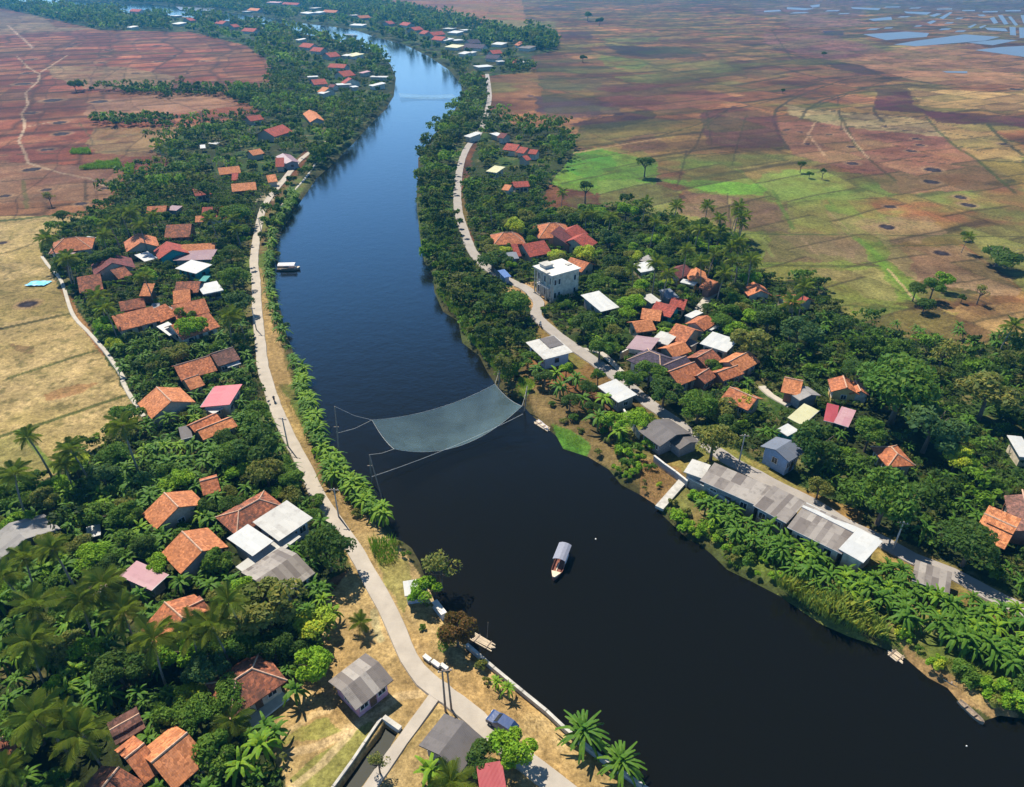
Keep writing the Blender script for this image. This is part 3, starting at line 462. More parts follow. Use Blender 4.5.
def opening(house, name, x, y, z, wd, ht, axis, sgn, big):
    """door or window standing 3 cm proud of the wall; axis 'y': on a long wall, 'x': on an end wall"""
    t = .06; mb = MB()
    def b(m, cx, cz, w_, h_, dep, off):
        if axis == 'y': m.box((x + cx, y + sgn * (dep / 2 + off), z + cz), (w_, dep, h_))
        else: m.box((x + sgn * (dep / 2 + off), y + cx, z + cz), (dep, w_, h_))
    if name == 'window':
        if big:
            for cx, cz, w_, h_ in ((-wd / 2, 0, .09, ht), (wd / 2, 0, .09, ht), (0, ht / 2, wd, .09), (0, -ht / 2, wd + .2, .1), (0, 0, .05, ht)): b(mb, cx, cz, w_, h_, .09, .003)
            o = mb.build('window', FRAME, house); p = MB(); b(p, 0, 0, wd - .06, ht - .06, .03, .004); p.build('pane', GLASS, o)
        else: b(mb, 0, 0, wd, ht, .05, .003); mb.build('window', GLASS, house)
    else:
        b(mb, 0, 0, wd, ht, .06, .003); o = mb.build('door', DOOR, house)
        if big: h = MB(); b(h, wd * .38, 0, .05, .16, .05, .064); h.build('handle', STEEL, o)
def house(t, kind, col, x1, y1, x2, y2, wd, eave, label, wall='white', slope=None, open_=False, cat='house', porch=None, name=None, base=0.0):
    tile = col in ('orange', 'bright', 'worn', 'red', 'maroon', 'brown', 'purple')
    if t != 'z5' and cat != 'far': eave *= .82
    if t in 'ABCM' or t == 'St': wd *= 1.36
    if t == 'V': wd *= .88; eave = min(eave, 3.2)
    slope = slope if slope is not None else (.48 if tile else .3 if kind == 'gable' else .1)
    rise = wd / 2 * slope if kind in ('gable', 'hip') else wd * slope if kind == 'mono' else 0
    zr = eave + rise * (1 if kind in ('gable', 'hip') else .5)
    a, b = G(*T_(t, x1, y1), zr), G(*T_(t, x2, y2), zr); d = b - a; L = max(d.length, 2.0); c = (a + b) / 2
    if kind == 'hip': L += wd * .8
    if kind in ('gable', 'hip'): c.z = 0
    rz = math.atan2(d.y, d.x)
    if kind == 'mono' and math.cos(rz) > 0: pass
    _, py, k = PX(c.x, c.y)
    big, mid = k > 4.3, k > 2.2
    nm = name or ('tiled_house' if tile else 'shelter' if open_ else 'shed')
    h = empty(nm, (c.x, c.y, base), rz, label=label, cat=cat if not open_ else 'shelter')
    patch_ = 'roof patch' in label
    ov = min(.75, wd * .11); wl, ww = L - 2 * ov, wd - 2 * ov; th = .16; mb = MB()
    if kind == 'gable': roof_profile(mb, L, [(-wd / 2, eave), (0, eave + rise), (wd / 2, eave)], th, max(2, int(L / 1.5)))
    elif kind == 'mono': roof_profile(mb, L, [(-wd / 2, eave), (0, eave + rise / 2), (wd / 2, eave + rise)], .1, max(2, int(L / 1.5)))
    elif kind == 'flat':
        roof_profile(mb, L, [(-wd / 2, eave), (wd / 2, eave + .02)], .25, max(2, int(L / 2)))
    else:
        rl = L / 2 - wd * .4; e = eave
        top = [(-L / 2, -wd / 2, e), (L / 2, -wd / 2, e), (L / 2, wd / 2, e), (-L / 2, wd / 2, e), (-rl, 0, e + rise), (rl, 0, e + rise)]
        mb.add(top + [(x, y, z - th) for x, y, z in top], [(0, 1, 5, 4), (2, 3, 4, 5), (1, 2, 5), (3, 0, 4), (0, 6, 7, 1), (1, 7, 8, 2), (2, 8, 9, 3), (3, 9, 6, 0), (6, 10, 11, 7), (8, 11, 10, 9), (7, 11, 8), (9, 10, 6)])
    roof = mb.build('roof', ROOF[col], h)
    if patch_: MB().box((-L * .2, wd * .22, eave + rise * .72 + .07), (L * .55, wd * .5, .05)).build('roof_patch', ROOF['dark'], roof)
    if tile and mid:
        r2 = MB(); rl = L / 2 - (wd * .4 if kind == 'hip' else 0)
        r2.tube([(-rl, 0, eave + rise + .02), (-rl / 3, 0, eave + rise + .05), (rl / 3, 0, eave + rise + .01), (rl, 0, eave + rise + .04)], .13, 5)
        if kind == 'hip':
            for sx in (-1, 1):
                for sy in (-1, 1): r2.tube([(sx * rl, 0, eave + rise + .03), (sx * L / 2, sy * wd / 2, eave + .03)], .11, 5)
        if big or kind == 'hip': r2.build('ridge_cap', CAPM, roof)
    elif mid and kind == 'mono' and big:
        MB().box((0, -wd / 2 - .05, eave - .03), (L, .08, .14)).build('gutter', STEEL, roof)
    if open_:
        for sx in ((-1, 1) if L < 8 else (-1, 0, 1)):
            for sy in (-1, 1):
                top = eave - .09 + (rise if kind == 'mono' and sy > 0 else 0) - (slope * ov if kind == 'mono' and sy > 0 else 0)
                MB().box((sx * wl / 2, sy * ww / 2, top / 2), (.14, .14, top)).build('post', WOODM, h)
    else:
        e0 = eave - th - .0 + ov * slope; mb = MB(); x, y = wl / 2, ww / 2
        if kind == 'gable':
            ap = eave + rise - th - .01
            vs = [(-x, -y, -.3), (x, -y, -.3), (x, y, -.3), (-x, y, -.3), (-x, -y, e0), (x, -y, e0), (x, y, e0), (-x, y, e0), (-x, 0, ap), (x, 0, ap)]
            mb.add(vs, [(0, 1, 5, 4), (2, 3, 7, 6), (1, 2, 6, 9, 5), (3, 0, 4, 8, 7)])
        elif kind == 'mono':
            s = slope; za, zb = eave - .1 + ov * s, eave + rise - .1 - ov * s
            vs = [(-x, -y, -.3), (x, -y, -.3), (x, y, -.3), (-x, y, -.3), (-x, -y, za), (x, -y, za), (x, y, zb), (-x, y, zb)]
            mb.add(vs, [(0, 1, 5, 4), (2, 3, 7, 6), (1, 2, 6, 5), (3, 0, 4, 7)])
        else:
            z = eave - (.24 if kind == 'flat' else th - .0); vs = [(-x, -y, -.3), (x, -y, -.3), (x, y, -.3), (-x, y, -.3), (-x, -y, z), (x, -y, z), (x, y, z), (-x, y, z)]
            mb.add(vs, [(0, 1, 5, 4), (2, 3, 7, 6), (1, 2, 6, 5), (3, 0, 4, 7)])
        mb.build('wall', WALL[wall], h)
        if mid and L > 4 and eave > 2.2:
            for sgn in (-1, 1):
                ex = wl * .3; hh = min(1.3, eave * .4)
                opening(h, 'window', -ex, sgn * y, eave * .52, 1.2, hh, 'y', sgn, big); opening(h, 'window', ex, sgn * y, eave * .52, 1.2, hh, 'y', sgn, big)
                opening(h, 'door', 0, sgn * y, min(2.1, eave * .8) / 2, .95, min(2.1, eave * .8), 'y', sgn, big)
                if ww > 3.5: opening(h, 'window', sgn * x, 0, eave * .52, 1.1, hh, 'x', sgn, big)
    HOUSES.append((label, Vector((c.x, c.y, 0)), L, wd, rz, eave + rise))
    for fx in np.arange(-.42, .43, .14):
        for fy in (-.4, -.2, 0, .2, .4):
            q = Matrix.Rotation(rz, 3, 'Z') @ Vector((fx * L, fy * wd, 0)); PROTECT.append((c.x + q.x, c.y + q.y, eave + rise * .6))
    return h
Hs = [
 # left village, by the fields
 ('A','hip','orange',225,262,330,250,8,3.2,'orange hipped house at the field edge'),('A','mono','mauve',185,410,350,320,5,2.6,'mauve lean-to before the field-edge house','grey'),('A','flat','white',385,270,465,280,4,3,'small white flat-roofed annex by palm trunks'),
 ('A','gable','maroon',640,400,672,492,8,3.2,'dark maroon gabled house facing the river','cream'),('A','gable','worn',340,625,560,590,8,2.8,'wide faded orange house behind a palm','brick'),('A','mono','worn',690,600,820,560,2.8,2.4,'narrow orange lean-to under maroon gable','brick'),
 ('B','gable','orange',62,572,88,648,7,3,'small orange gable beside a white wall','cream'),('B','gable','orange',135,365,290,357,4.5,2.8,'long low orange roof over dark veranda','wood'),('B','mono','mauve',305,375,390,380,3.2,2.4,'tiny mauve shed next to dark veranda','grey'),
 ('B','gable','worn',285,510,485,500,8,2.9,'ragged orange-red roof among garden trees','brick'),('B','gable','red',288,640,335,705,6.5,3.2,'crimson gabled house with dark green front','teal'),('B','gable','bright',405,665,672,650,4.5,3,'two-tone orange roof above purple-brown lean-to','cream'),
 ('B','mono','mauve',365,750,665,742,5,2.5,'long purple-brown lean-to with a pale sheet','grey'),('B','gable','red',570,372,795,362,8,4.6,'tall red-roofed house with big white wall'),('B','gable','bright',515,440,615,434,4,3.4,'little bright orange wing of white-walled house'),
 ('B','gable','red',490,228,622,210,5.5,3,'red roof half hidden by a round tree','cream'),('B','gable','bright',690,62,858,45,6,3,'pale orange house above the bright roof','cream'),('B','mono','red',800,130,850,128,3,2.6,'tiny red shed before pale orange house','brick'),('B','gable','bright',795,188,988,172,6,3,'bright orange long roof near paved yard','wood'),
 ('C','mono','white',310,65,415,35,4.5,2.6,'white curved awning behind a coconut palm','grey',None,True),('C','mono','white',655,110,820,150,4.5,3.2,'white sagging roof over teal wall','teal'),('C','gable','worn',600,250,792,242,5.5,3,'rusty orange roof before the teal wall','brick'),
 ('C','flat','teal',795,225,850,225,3,2.2,'small teal water-tank shed','teal'),('C','flat','white',785,312,945,278,5.5,3.4,'white flat-roofed block with grey front','grey'),('C','gable','bright',572,322,708,306,6,3.2,'pale orange square roof behind long one','cream'),
 ('C','gable','orange',560,435,822,380,6.5,3.2,'long orange roof in the village middle','cream'),('C','gable','orange',555,590,858,490,7,3,'orange roof overhung by a light-green tree'),('C','mono','white',490,582,592,655,2.2,2.4,'white awning at the gable end','white',None,True),
 ('C','gable','worn',145,408,342,372,4.5,2.9,'upper half of the double orange barn','brick'),('C','gable','orange',90,520,412,440,7,3,'broad speckled orange barn','cream'),('C','mono','bright',325,312,415,312,3,2.6,'small orange open hut under palms','wood'),
 ('C','mono','orange',425,525,565,465,3.2,2.5,'narrow orange strip roof beside barn','brick'),('C','mono','grey',470,488,555,448,2.4,2.3,'small grey sheet roof on strip roof','grey'),('C','mono','grey',410,460,455,455,4,2.4,'grey square sheet roof beside the barn','grey'),
 ('D','gable','orange',265,245,548,162,8,3.2,'long orange house with a cross gable','cream'),('D','gable','brown',555,150,732,95,7,3.2,'dark brown-tiled wing of the long house','cream'),('D','mono','white',680,242,782,208,1.8,2.4,'white awning beside the brown-tiled wing','white',None,True),
 ('D','gable','bright',130,408,246,522,8.8,3.2,'broad orange gable with sunlit upper slope','cream'),('D','gable','bright',345,352,462,312,5.5,2.9,'small pale orange cross wing','cream'),('D','mono','pink',695,395,590,558,6,3.4,'bright crimson sheet roof with white edge'),('D','mono','white',545,558,618,598,2.2,2.6,'white porch of the crimson roof','white',None,True),
 ('D','gable','orange',385,712,600,615,3.6,2.9,'narrow orange roof touching crimson-roofed house','cream'),('D','gable','bright',450,752,722,645,4.4,2.8,'ridged orange roof south of narrow one','cream'),('D','mono','dark',312,775,402,752,4,2.6,'small charcoal roof by the ridged roofs','grey'),
 ('J','gable','bright',838,575,912,650,8.4,3.2,'big orange house with sunlit square slope','cream'),('K','gable','orange',100,520,190,495,5,2.8,'orange wing of the square-sloped house','cream'),
 ('K','hip','worn',300,668,405,610,6.6,3.2,'blotchy brown-orange hipped house by white warehouse','grey'),
 ('E','mono','white',508,240,615,165,6,4.2,'white-roofed warehouse front with pale wall','lilac',.06),('E','mono','lightgrey',640,160,815,45,6.5,4.0,'dusty white warehouse roof reaching the road','lilac',.05),('E','mono','lightgrey',520,365,790,165,2.8,2.9,'low pale lean-to along the warehouse','white'),
 ('E','gable','fibre',590,410,800,272,8.5,3.4,'grey-brown corrugated gable south of the warehouse','lilac'),('E','gable','bright',214,160,318,262,7.6,3.2,'clean bright orange house with blue-white wall','lilac'),('E','gable','orange',125,522,220,605,8,3,'orange house behind two coconut palms','cream'),('E','gable','worn',235,555,325,510,4.5,2.8,'patched orange wing with dark panels','cream'),
 ('F','mono','pinkgrey',690,425,780,345,6,2.8,'faded pink sheet roof beyond the bananas','grey'),('F','mono','pinkgrey',450,455,540,415,3,2.5,'small pink roof under a coconut crown','grey'),('F','gable','grey',45,118,130,198,9.5,3.2,'grey sheet-roofed house at the left edge','grey'),
 ('F','mono','white',450,165,505,150,2.6,2.2,'small white tarpaulin shelter in banana grove','white',None,True),('G','hip','worn',285,232,368,178,6.8,3.1,'weathered orange house with concrete terrace','white'),
 ('I','gable','bright',775,660,960,505,7.2,3.2,'orange farmhouse with a long sunlit slope','white'),('I','gable','orange',640,640,740,560,6.5,3.1,'orange middle roof of the farmhouse','white'),('I','gable','worn',520,790,610,680,6,3,'speckled orange roof at photo bottom','white'),('I','mono','brown',568,512,722,425,2.6,2.6,'small brown-roofed hut with dark front','wood'),
 ('I','mono','worn',-20,570,55,535,3,2.4,'orange scrap roof at the left edge','brick'),('L','gable','fibre',208,292,402,142,5.8,3.3,'striped corrugated house with pink side wall','pink'),('L','gable','dark',840,448,710,618,6,2.7,'dark brown shed roof with red ridge','grey'),
 ('z6','mono','crimson',150,790,285,765,5,2.8,'dark red roof beneath bright green tree','cream'),('z4b','mono','white',530,350,648,330,2.6,2.6,'white riverside hut under a half-bare tree','lilac'),
 ('M','gable','red',330,190,430,175,6,3,'salmon roof at the end of field','cream'),('M','gable','red',455,285,590,245,9,3.2,'large salmon roof amid northern trees','cream'),('M','gable','bright',345,435,428,418,5,2.8,'thin pale orange roof in northern trees','cream'),('M','gable','bright',782,140,838,200,6,3,'pale orange roof close to river woods','cream'),('M','gable','mauve',592,452,658,508,5,3,'purple shed beside the northern road','grey'),('M','mono','red',540,518,602,515,4,2.6,'salmon lean-to beside the purple shed','cream'),('M','mono','white',0,405,38,402,4,2.4,'white tarpaulin shelter near coconut grove','white',None,True),('M','mono','white',86,385,112,372,3,2.3,'smaller white tarpaulin near coconut grove','white',None,True),('M','mono','bright',480,635,548,628,3,2.4,'peach-walled hut by the paved yard','cream'),
 # right village, upper part
 ('St','hip','orange',185,98,250,95,7,3.2,'orange-red hipped house with white eaves'),('St','gable','red',330,190,505,158,7.5,3.1,'bright red-orange roof beside hipped house','cream'),('St','mono','red',262,240,308,235,3.5,2.6,'tiny red roof left of red-orange one','brick'),('St','gable','bluegrey',195,262,285,252,4.5,2.8,'small slate-blue roof in dark trees','grey'),('St','hip','orange',555,22,590,20,9,3.2,'orange pyramid roof at meadow edge','cream'),
 ('St','gable','red',665,85,765,35,6.5,3.2,'red roof behind the steep red gable','cream'),('St','mono','maroon',632,155,700,95,5,3,'maroon lean-to beside the red roofs','brick'),('St','gable','red',735,150,828,100,7,3.2,'steep red gable facing the white villa','cream'),('St','gable','orange',715,292,862,335,5.5,3,'orange roof directly behind white villa','cream'),('St','mono','blue',165,425,220,415,3.5,2.6,'small blue-walled shed beside the forecourt','blue'),('St','mono','white',870,655,1015,620,7,3,'broken white sheet roof among trees','grey'),
 ('T','mono','white',152,178,222,245,4.5,3,'white sheet roof below the palm row','cream'),('T','mono','grey',180,135,265,165,4.5,3,'grey roof joined to white sheet roof','brick'),('T','gable','maroon',400,238,515,190,6.5,3.1,'maroon roof under the palm row','cream'),('T','mono','white',485,318,600,345,2.4,2.8,'white canopy strip with ochre wall','yellow'),('T','gable','bright',600,215,622,295,5.5,3,'ochre-orange gable under tall palms','yellow'),('T','gable','orange',690,300,772,330,7,3,'orange roof right of the ochre gable','brick'),
 ('U','gable','orange',605,400,635,435,6.5,3,'orange roof at the meadow corner','white'),('U','gable','bright',715,452,770,450,6,3,'orange roof behind the last palms','cream'),('U','gable','red',800,455,822,465,4.5,2.9,'little red roof at palm grove edge','cream'),
 ('T','mono','bluegrey',335,430,430,415,5,3,'blue-grey sheet roof atop red pair','grey'),('T','mono','lightgrey',205,470,285,450,4.5,2.9,'light grey roof left of red pair','grey'),('T','gable','red',285,480,450,525,7,3.2,'checkered red roof with teal end wall','teal'),('T','gable','red',408,448,532,470,6.5,3.2,'plain red roof behind checkered one','cream'),('T','gable','bright',175,535,330,552,6.5,3,'peach-orange roof below the red pair','cream'),('T','gable','bright',95,645,250,625,6,3,'light orange gable beside young trees','cream'),
 ('T','gable','orange',440,655,590,705,9,3.4,'big mottled orange roof in the middle','cream'),('T','gable','orange',590,650,692,590,5.5,3.2,'orange cross wing with white annexes','white'),('T','flat','white',535,605,628,560,2.2,3,'white flat annex north of orange wing'),('T','flat','white',665,690,742,650,4,2.8,'white flat annex east of orange wing'),
 ('V','mono','white',628,200,822,262,7.5,4,'large clean white roof beside orange roofs','white',.08),('V','mono','mauve',205,195,130,290,6.5,4.0,'mauve sheet roof with white balcony'),('V','hip','purple',215,300,290,330,9,4,'dark purple hipped house with white pediment'),('V','gable','purple',318,405,482,335,7.5,3.6,'dark purple gable next to the hipped one'),
 ('V','mono','lightgrey',262,185,382,222,5.5,3.6,'pale grey roof behind purple house','grey'),('V','mono','grey',340,160,548,252,3,2.6,'long grey lean-to under mottled orange roof','grey'),('V','gable','bright',335,278,470,232,6,3.4,'small orange gable behind purple gable','cream'),('V','gable','orange',355,450,545,378,8,3.2,'sunlit orange roof east of purple house','cream'),('V','gable','worn',560,345,672,285,6.5,3.2,'worn orange roof with dark holes','brick'),('V','gable','worn',560,480,650,425,5,2.9,'orange lower roof half under trees','brick'),
 ('V','gable','bright',795,378,945,298,7,3.2,'long pale orange roof by forest edge','cream'),('V','gable','orange',705,455,858,402,5,2.9,'two-step orange roof with dark gap','brick'),('V','gable','orange',800,560,1000,645,7,3.2,'orange roof before the bright shrub','cream'),('V','mono','grey',340,565,400,530,3.5,2.4,'small grey shed behind roadside trees','grey'),
 ('W','gable','bright',160,98,228,112,7,3.2,'orange-brown roof joined to grey one','brick'),('W','gable','grey',210,128,258,162,5.5,3,'dark grey gable under garden trees','grey'),('W','gable','orange',372,92,386,136,5.6,3.4,'orange-red gabled house with cream ridge lines','yellow'),('W','gable','orange',415,108,436,148,4.0,3.1,'small orange wing with white porch','white'),
 ('W','mono','crimson',308,222,352,232,6,3.4,'crimson half of the two-tone carport','wood',None,True),('W','mono','pinkgrey',352,232,405,248,6,3.4,'faded pink half of two-tone carport','wood',None,True),('W','hip','orange',548,352,566,372,5.2,3,'lone orange hipped house in forest','cream'),('W','mono','bright',868,612,985,664,5.6,3,'orange slope at right beside banana clump','brick'),('W','mono','brown',1010,520,1040,650,4,3,'brown roof at the right edge','brick'),
 ('W','mono','cream',198,258,258,205,3.2,3,'cream awning behind dark round tree','cream',None,True),('W','mono','white',152,275,192,300,3,3,'small white roof over turquoise wall','teal'),('W','mono','white',985,345,1040,350,6,3,'white roof glimpsed at right edge','white'),('W','gable','bluegrey',128,360,185,325,6,4.4,'blue gabled house beside the road','blue'),
 # right bank, along the road
 ('X','mono','lightgrey',85,165,165,238,7.5,3.6,'white riverside house with dark roof patch','lilac',.03),('X','mono','white',370,352,460,420,4.8,3.2,'long white sheet roof beside river road','grey'),('X','gable','dark',575,510,668,575,8,3.2,'charcoal gabled house by the retaining wall','grey'),('X','gable','dark',640,540,728,608,5,2.6,'low charcoal wing beside the road','grey'),
 ('z5','mono','lightgrey',205,278,285,306,4.2,3.0,'pale roof slab at warehouse row upper end','grey',.04),('z5','mono','fibre',287,304,532,410,5.4,3.4,'striped grey warehouse roof along road','grey',.12),('z5','mono','fibre',526,406,668,480,6.2,3.5,'dark grey warehouse section in middle','grey',.12),('z5','mono','fibre',668,490,900,600,6.6,3.4,'patched warehouse roof with white sheets','white',.12),('z5','mono','white',700,446,1015,600,1.5,4.1,'narrow white strip roof along warehouse top','white',.04),('z5','mono','white',890,590,995,648,5.8,3.7,'bright white end roof of warehouse row','white',.12),
 ('z6c','mono','fibre',520,410,690,470,4.6,2.7,'low ribbed shed roof flush with road','grey',.04),
]
for t in Hs:
    t = list(t); wall = t[9 + 0 + 0] if False else None
    base = t[:9]; lab = t[9] if len(t) > 9 else ''
    wl = t[10] if len(t) > 10 else 'white'; sl = t[11] if len(t) > 11 else None; op = t[12] if len(t) > 12 else False
    big_shed = base[2] not in ('orange', 'bright', 'worn', 'red', 'maroon', 'brown', 'purple')
    house(*base[:9], lab, wall=wl, slope=sl, open_=op, cat='shed' if big_shed else 'house')
for q in ((520,287),(528,290),(535,297),(530,301),(540,306),(522,281),(516,284),(536,291)): PROTECT.append(tuple(G(*q).xy))
# far hamlets: small houses, each with walls and a roof, named by their order along the village
FAR_ORD = ['first', 'second', 'third', 'fourth', 'fifth', 'sixth', 'seventh', 'eighth', 'ninth', 'tenth', 'eleventh', 'twelfth', 'thirteenth', 'fourteenth']
far = dict(northern=('N', 'hamlet inside the river bend', [('red',130,100,240,160),('white',92,75,128,105),('red',230,150,335,190),('red',345,190,450,250),('cream',590,205,675,275),('white',530,232,590,258),('red',395,312,560,352),('red',470,360,590,440),('red',575,440,610,500),('white',170,445,275,468),('red',205,455,340,510),('bright',325,535,385,590),('white',455,512,598,550),('maroon',395,520,450,548),('white',600,540,660,570),('white',300,595,360,630),('pinkgrey',715,395,755,430),('white',865,425,890,490),('white',838,505,880,560)]),
 western=('O', 'woods at the top left', [('red',12,45,72,64),('white',255,85,300,102),('red',335,98,370,118),('white',275,130,318,148),('red',532,112,580,138),('red',602,136,640,154),('red',690,158,765,180),('bright',722,38,785,60),('white',0,152,30,168),('white',690,60,720,75)]),
 bend=('Pt', 'far bank before the bend', [('pinkgrey',110,5,185,20),('red',205,2,300,28),('white',318,62,372,90),('white',370,36,415,58),('white',395,65,435,80),('orange',450,48,530,72),('orange',645,82,712,102),('white',612,140,690,156),('white',608,84,648,96),('red',812,114,850,138),('red',922,118,970,150),('red',965,145,1020,178)]),
 eastern=('Q', 'clustered village at the bend', [('red',140,172,175,195),('red',175,170,250,210),('red',210,205,275,232),('white',282,155,316,185),('white',305,180,365,203),('white',370,170,415,188),('white',260,224,300,248),('white',315,230,370,250),('cream',290,262,368,292),('purple',400,225,470,248),('purple',395,248,515,280),('white',368,306,412,328),('white',420,306,448,322),('red',540,290,600,312),('purple',525,318,605,342),('white',565,250,630,272),('orange',722,236,748,264),('red',690,345,720,374),('white',725,362,755,384),('white',455,382,545,412),('white',582,360,625,375),('dark',730,268,800,296)]),
 grove=('Rt', 'wooded hamlet by the straight road', [('white',165,152,220,192),('maroon',222,145,270,185),('red',262,215,355,268),('red',360,242,418,290),('red',372,305,408,345),('red',430,266,490,298),('red',302,490,415,530),('bright',250,515,300,552),('cream',145,395,222,450),('white',-2,150,45,200)]))
for key, (t, where, lst) in far.items():
    cnt = {}; tot = {}
    for c in lst: tot[c[0]] = tot.get(c[0], 0) + 1
    cn = dict(pinkgrey='pale pink', bright='pale orange')
    for col, x0, y0, x1, y1 in sorted(lst, key=lambda q: q[1]):
        i = cnt.get(col, 0); cnt[col] = i + 1; nm = cn.get(col, col)
        px_, py_ = T_(t, (x0 + x1) / 2, (y0 + y1) / 2); dep = math.atan((py_ - HZ) / F)
        hh = (y1 - y0) / TILES[t][2]; g = G(px_, py_); k = PX(g.x, g.y)[2]
        wd = max(6.0, min(13, 1.35 * hh / k / math.sin(dep + .35)))
        lab = (f'only {nm} roof in the {where}' if tot[col] == 1 else f'{FAR_ORD[i]} {nm} roof from the left in the {where}')
        house(t, 'flat' if col == 'white' and i % 2 else 'mono' if col in ('white', 'cream', 'pinkgrey', 'dark') else 'gable', col, x0, (y0 + y1) / 2 - (y1-y0) * .1 * (-1) ** i, x1, (y0 + y1) / 2 + (y1-y0) * .1 * (-1) ** i, wd, 3.2, lab, wall='cream' if i % 2 else 'white', name='house')['group'] = 'houses of the ' + where

def villa():
    f, l, r = G(551.2, 302.5), G(536.5, 292), G(577.8, 294.6); ux = (r - f); Lx = ux.length; ux.normalize(); uy = Vector((-ux.y, ux.x, 0)); Ly = max(7.5, abs((l - f).dot(uy)))
    c = f + ux * Lx / 2 + uy * Ly / 2; rz = math.atan2(ux.y, ux.x); Hh = 7.6
    h = empty('villa', (c.x, c.y, 0), rz, label='tall white flat-roofed villa with columns beside the river lane', cat='house'); x, y = Lx / 2, Ly / 2
    MB().box((.35, 0, Hh / 2 - .15), (Lx - .7, Ly, Hh + .3)).build('wall', WALL['white'], h)
    b = MB(); b.box((0, 0, Hh + .15), (Lx + .8, Ly + .8, .28)); rf = b.build('roof', CONCP, h)
    b = MB(); b.box((-x * .5, y * .45, Hh + .72), (2.6, 2.6, .85)); b.box((-x * .5, y * .45, Hh + 1.2), (3.0, 3.0, .14)); b.build('stair_head', CONC, rf)
    b = MB(); b.box((-x - .2, -y * .35, Hh + .42), (1.3, 2.4, .25)); b.build('canopy_slab', CONC, rf); b = MB(); b.box((x * .8, -y * .1, Hh + .40), (1.6, 1.2, .22)); b.build('vent_curb', CONC, rf)
    for yy in (-y + .2, -y * .4, y * .3, y - .2): b = MB(); b.tube([(-x + .0, yy, -.2), (-x, yy, Hh - .005)], .2, 10); b.box((-x, yy, .2), (.6, .6, .5)); b.build('column', WALL['white'], h)
    b = MB(); b.box((-x + .15, -y * .1, 3.7), (1.0, Ly * .7, .2)); b.build('balcony', CONCP, h)
    for yy in (-y * .7, -.05 * y, y * .65):
        for z in (1.7, 5.4):
            b = MB()
            for cy, cz, w_, hh in ((-.55, 0, .1, 1.9), (.55, 0, .1, 1.9), (0, .95, 1.2, .1), (0, -.95, 1.3, .12), (0, 0, .06, 1.9)): b.box((-x + .66, yy + cy, z + cz), (.1, w_, hh))
            o = b.build('window', FRAME, h); p = MB(); p.box((-x + .67, yy, z), (.04, 1.04, 1.84)); p.build('pane', GLASS, o)
    for xx in (-x * .75, -x * .45, x * .7):
        for z in (1.8, 5.5):
            b = MB()
            for cx, cz, w_, hh in ((-.4, 0, .1, 1.6), (.4, 0, .1, 1.6), (0, .8, .9, .1), (0, -.8, 1.0, .12)): b.box((xx + cx, -y - .05, z + cz), (w_, .09, hh))
            o = b.build('window', FRAME, h); p = MB(); p.box((xx, -y - .02, z), (.74, .04, 1.54)); p.build('pane', GLASS, o)
    HOUSES.append(('white villa', c, Lx, Ly, rz, Hh))
    for i in np.linspace(-1, 1, 7):
        for j in np.linspace(-1, 1, 5):
            q = c + ux * i * x + uy * j * y; PROTECT.append((q.x, q.y, Hh))
            if j == -1 or i == -1:
                for z in (3, 5): PROTECT.append((q.x, q.y, z))
villa()

# ---------------------------------------------------------------- walls, quay, fence
def wallrun(pts, ht, th, mat, label, name='concrete_wall', z0=-.4, cat='wall', cope=None):
    c = sum(pts, Vector()) / len(pts); r = empty(name, (c.x, c.y, 0), label=label, cat=cat); mb = MB(); cp = MB()
    for a, b in zip(pts, pts[1:]):
        d = b - a; m = (a + b) / 2 - c; mb.box((m.x, m.y, (ht + z0) / 2), (d.length + th * .3, th, ht - z0), math.atan2(d.y, d.x))
        cp.box((m.x, m.y, ht + .06), (d.length + th * .3, th + .12, .12), math.atan2(d.y, d.x) + .001)
    mb.build('wall_body', mat, r); cp.build('coping', cope or CONCP, r); return r
wallrun([G(*p) for p in ((466.5,644),(494,668),(522.5,691.5),(546.5,711),(564,727.5),(592,750.5),(611,764.5),(643,786),(690,820))], .05, .3, CONC, 'long low concrete quay wall along the dry bank', 'quay_wall', -2.2, cope=CONC)
wallrun(GP('L', [(415,436),(330,560),(270,650),(172,784),(120,850)]), .14, .2, CONC, 'low concrete wall lining the dark ditch', 'ditch_wall', -1.6, cope=CONC)
wallrun(GP('L', [(432,434),(512,490)]), .3, .5, CONCP, 'short concrete headwall across the ditch end', 'ditch_headwall', -1.5, cope=CONC)
wallrun(GP('z5', [(58,262),(100,296),(148,330),(200,372)]), 1.3, .25, WALL['grey'], 'grey retaining wall below the charcoal house', 'retaining_wall')
wallrun([G(*p) for p in ((623,414),(639,439))], 1.2, .25, WALL['white'], 'pale garden wall next to long white roof', 'garden_wall')
wallrun(GP('z5', [(200,365),(260,398),(330,440),(372,470)]), 1.8, .25, WALL['grey'], 'grey wall under the striped warehouse roof', 'retaining_wall')
wallrun(GP('V', [(0,355),(75,315)]), 1.5, .2, WALL['cream'], 'cream yard wall left of purple house', 'yard_wall')
wallrun(GP('z4b', [(636,700),(665,722)]), .28, .5, CONCP, 'first white concrete block lying by the road', 'concrete_block', -.05, 'block')
wallrun(GP('z4b', [(678,728),(712,752)]), .28, .5, CONCP, 'second white concrete block lying by the road', 'concrete_block', -.05, 'block')
wallrun(GP('z4b', [(722,744),(752,766)]), .28, .4, CONCP, 'third white block lying nearest the twin poles', 'concrete_block', -.05, 'block')
wallrun(GP('z4b', [(690,430),(735,490)]), .5, .8, CONCP, 'broken concrete slab at the water under trees', 'concrete_slab', -1.2, 'slab')
o = MB(); a, b = G(*T_('z5', 82, 458), .12), G(*T_('z5', 192, 333), .45); d = (b - a); s = Vector((-d.y, d.x, 0)).normalized() * .75
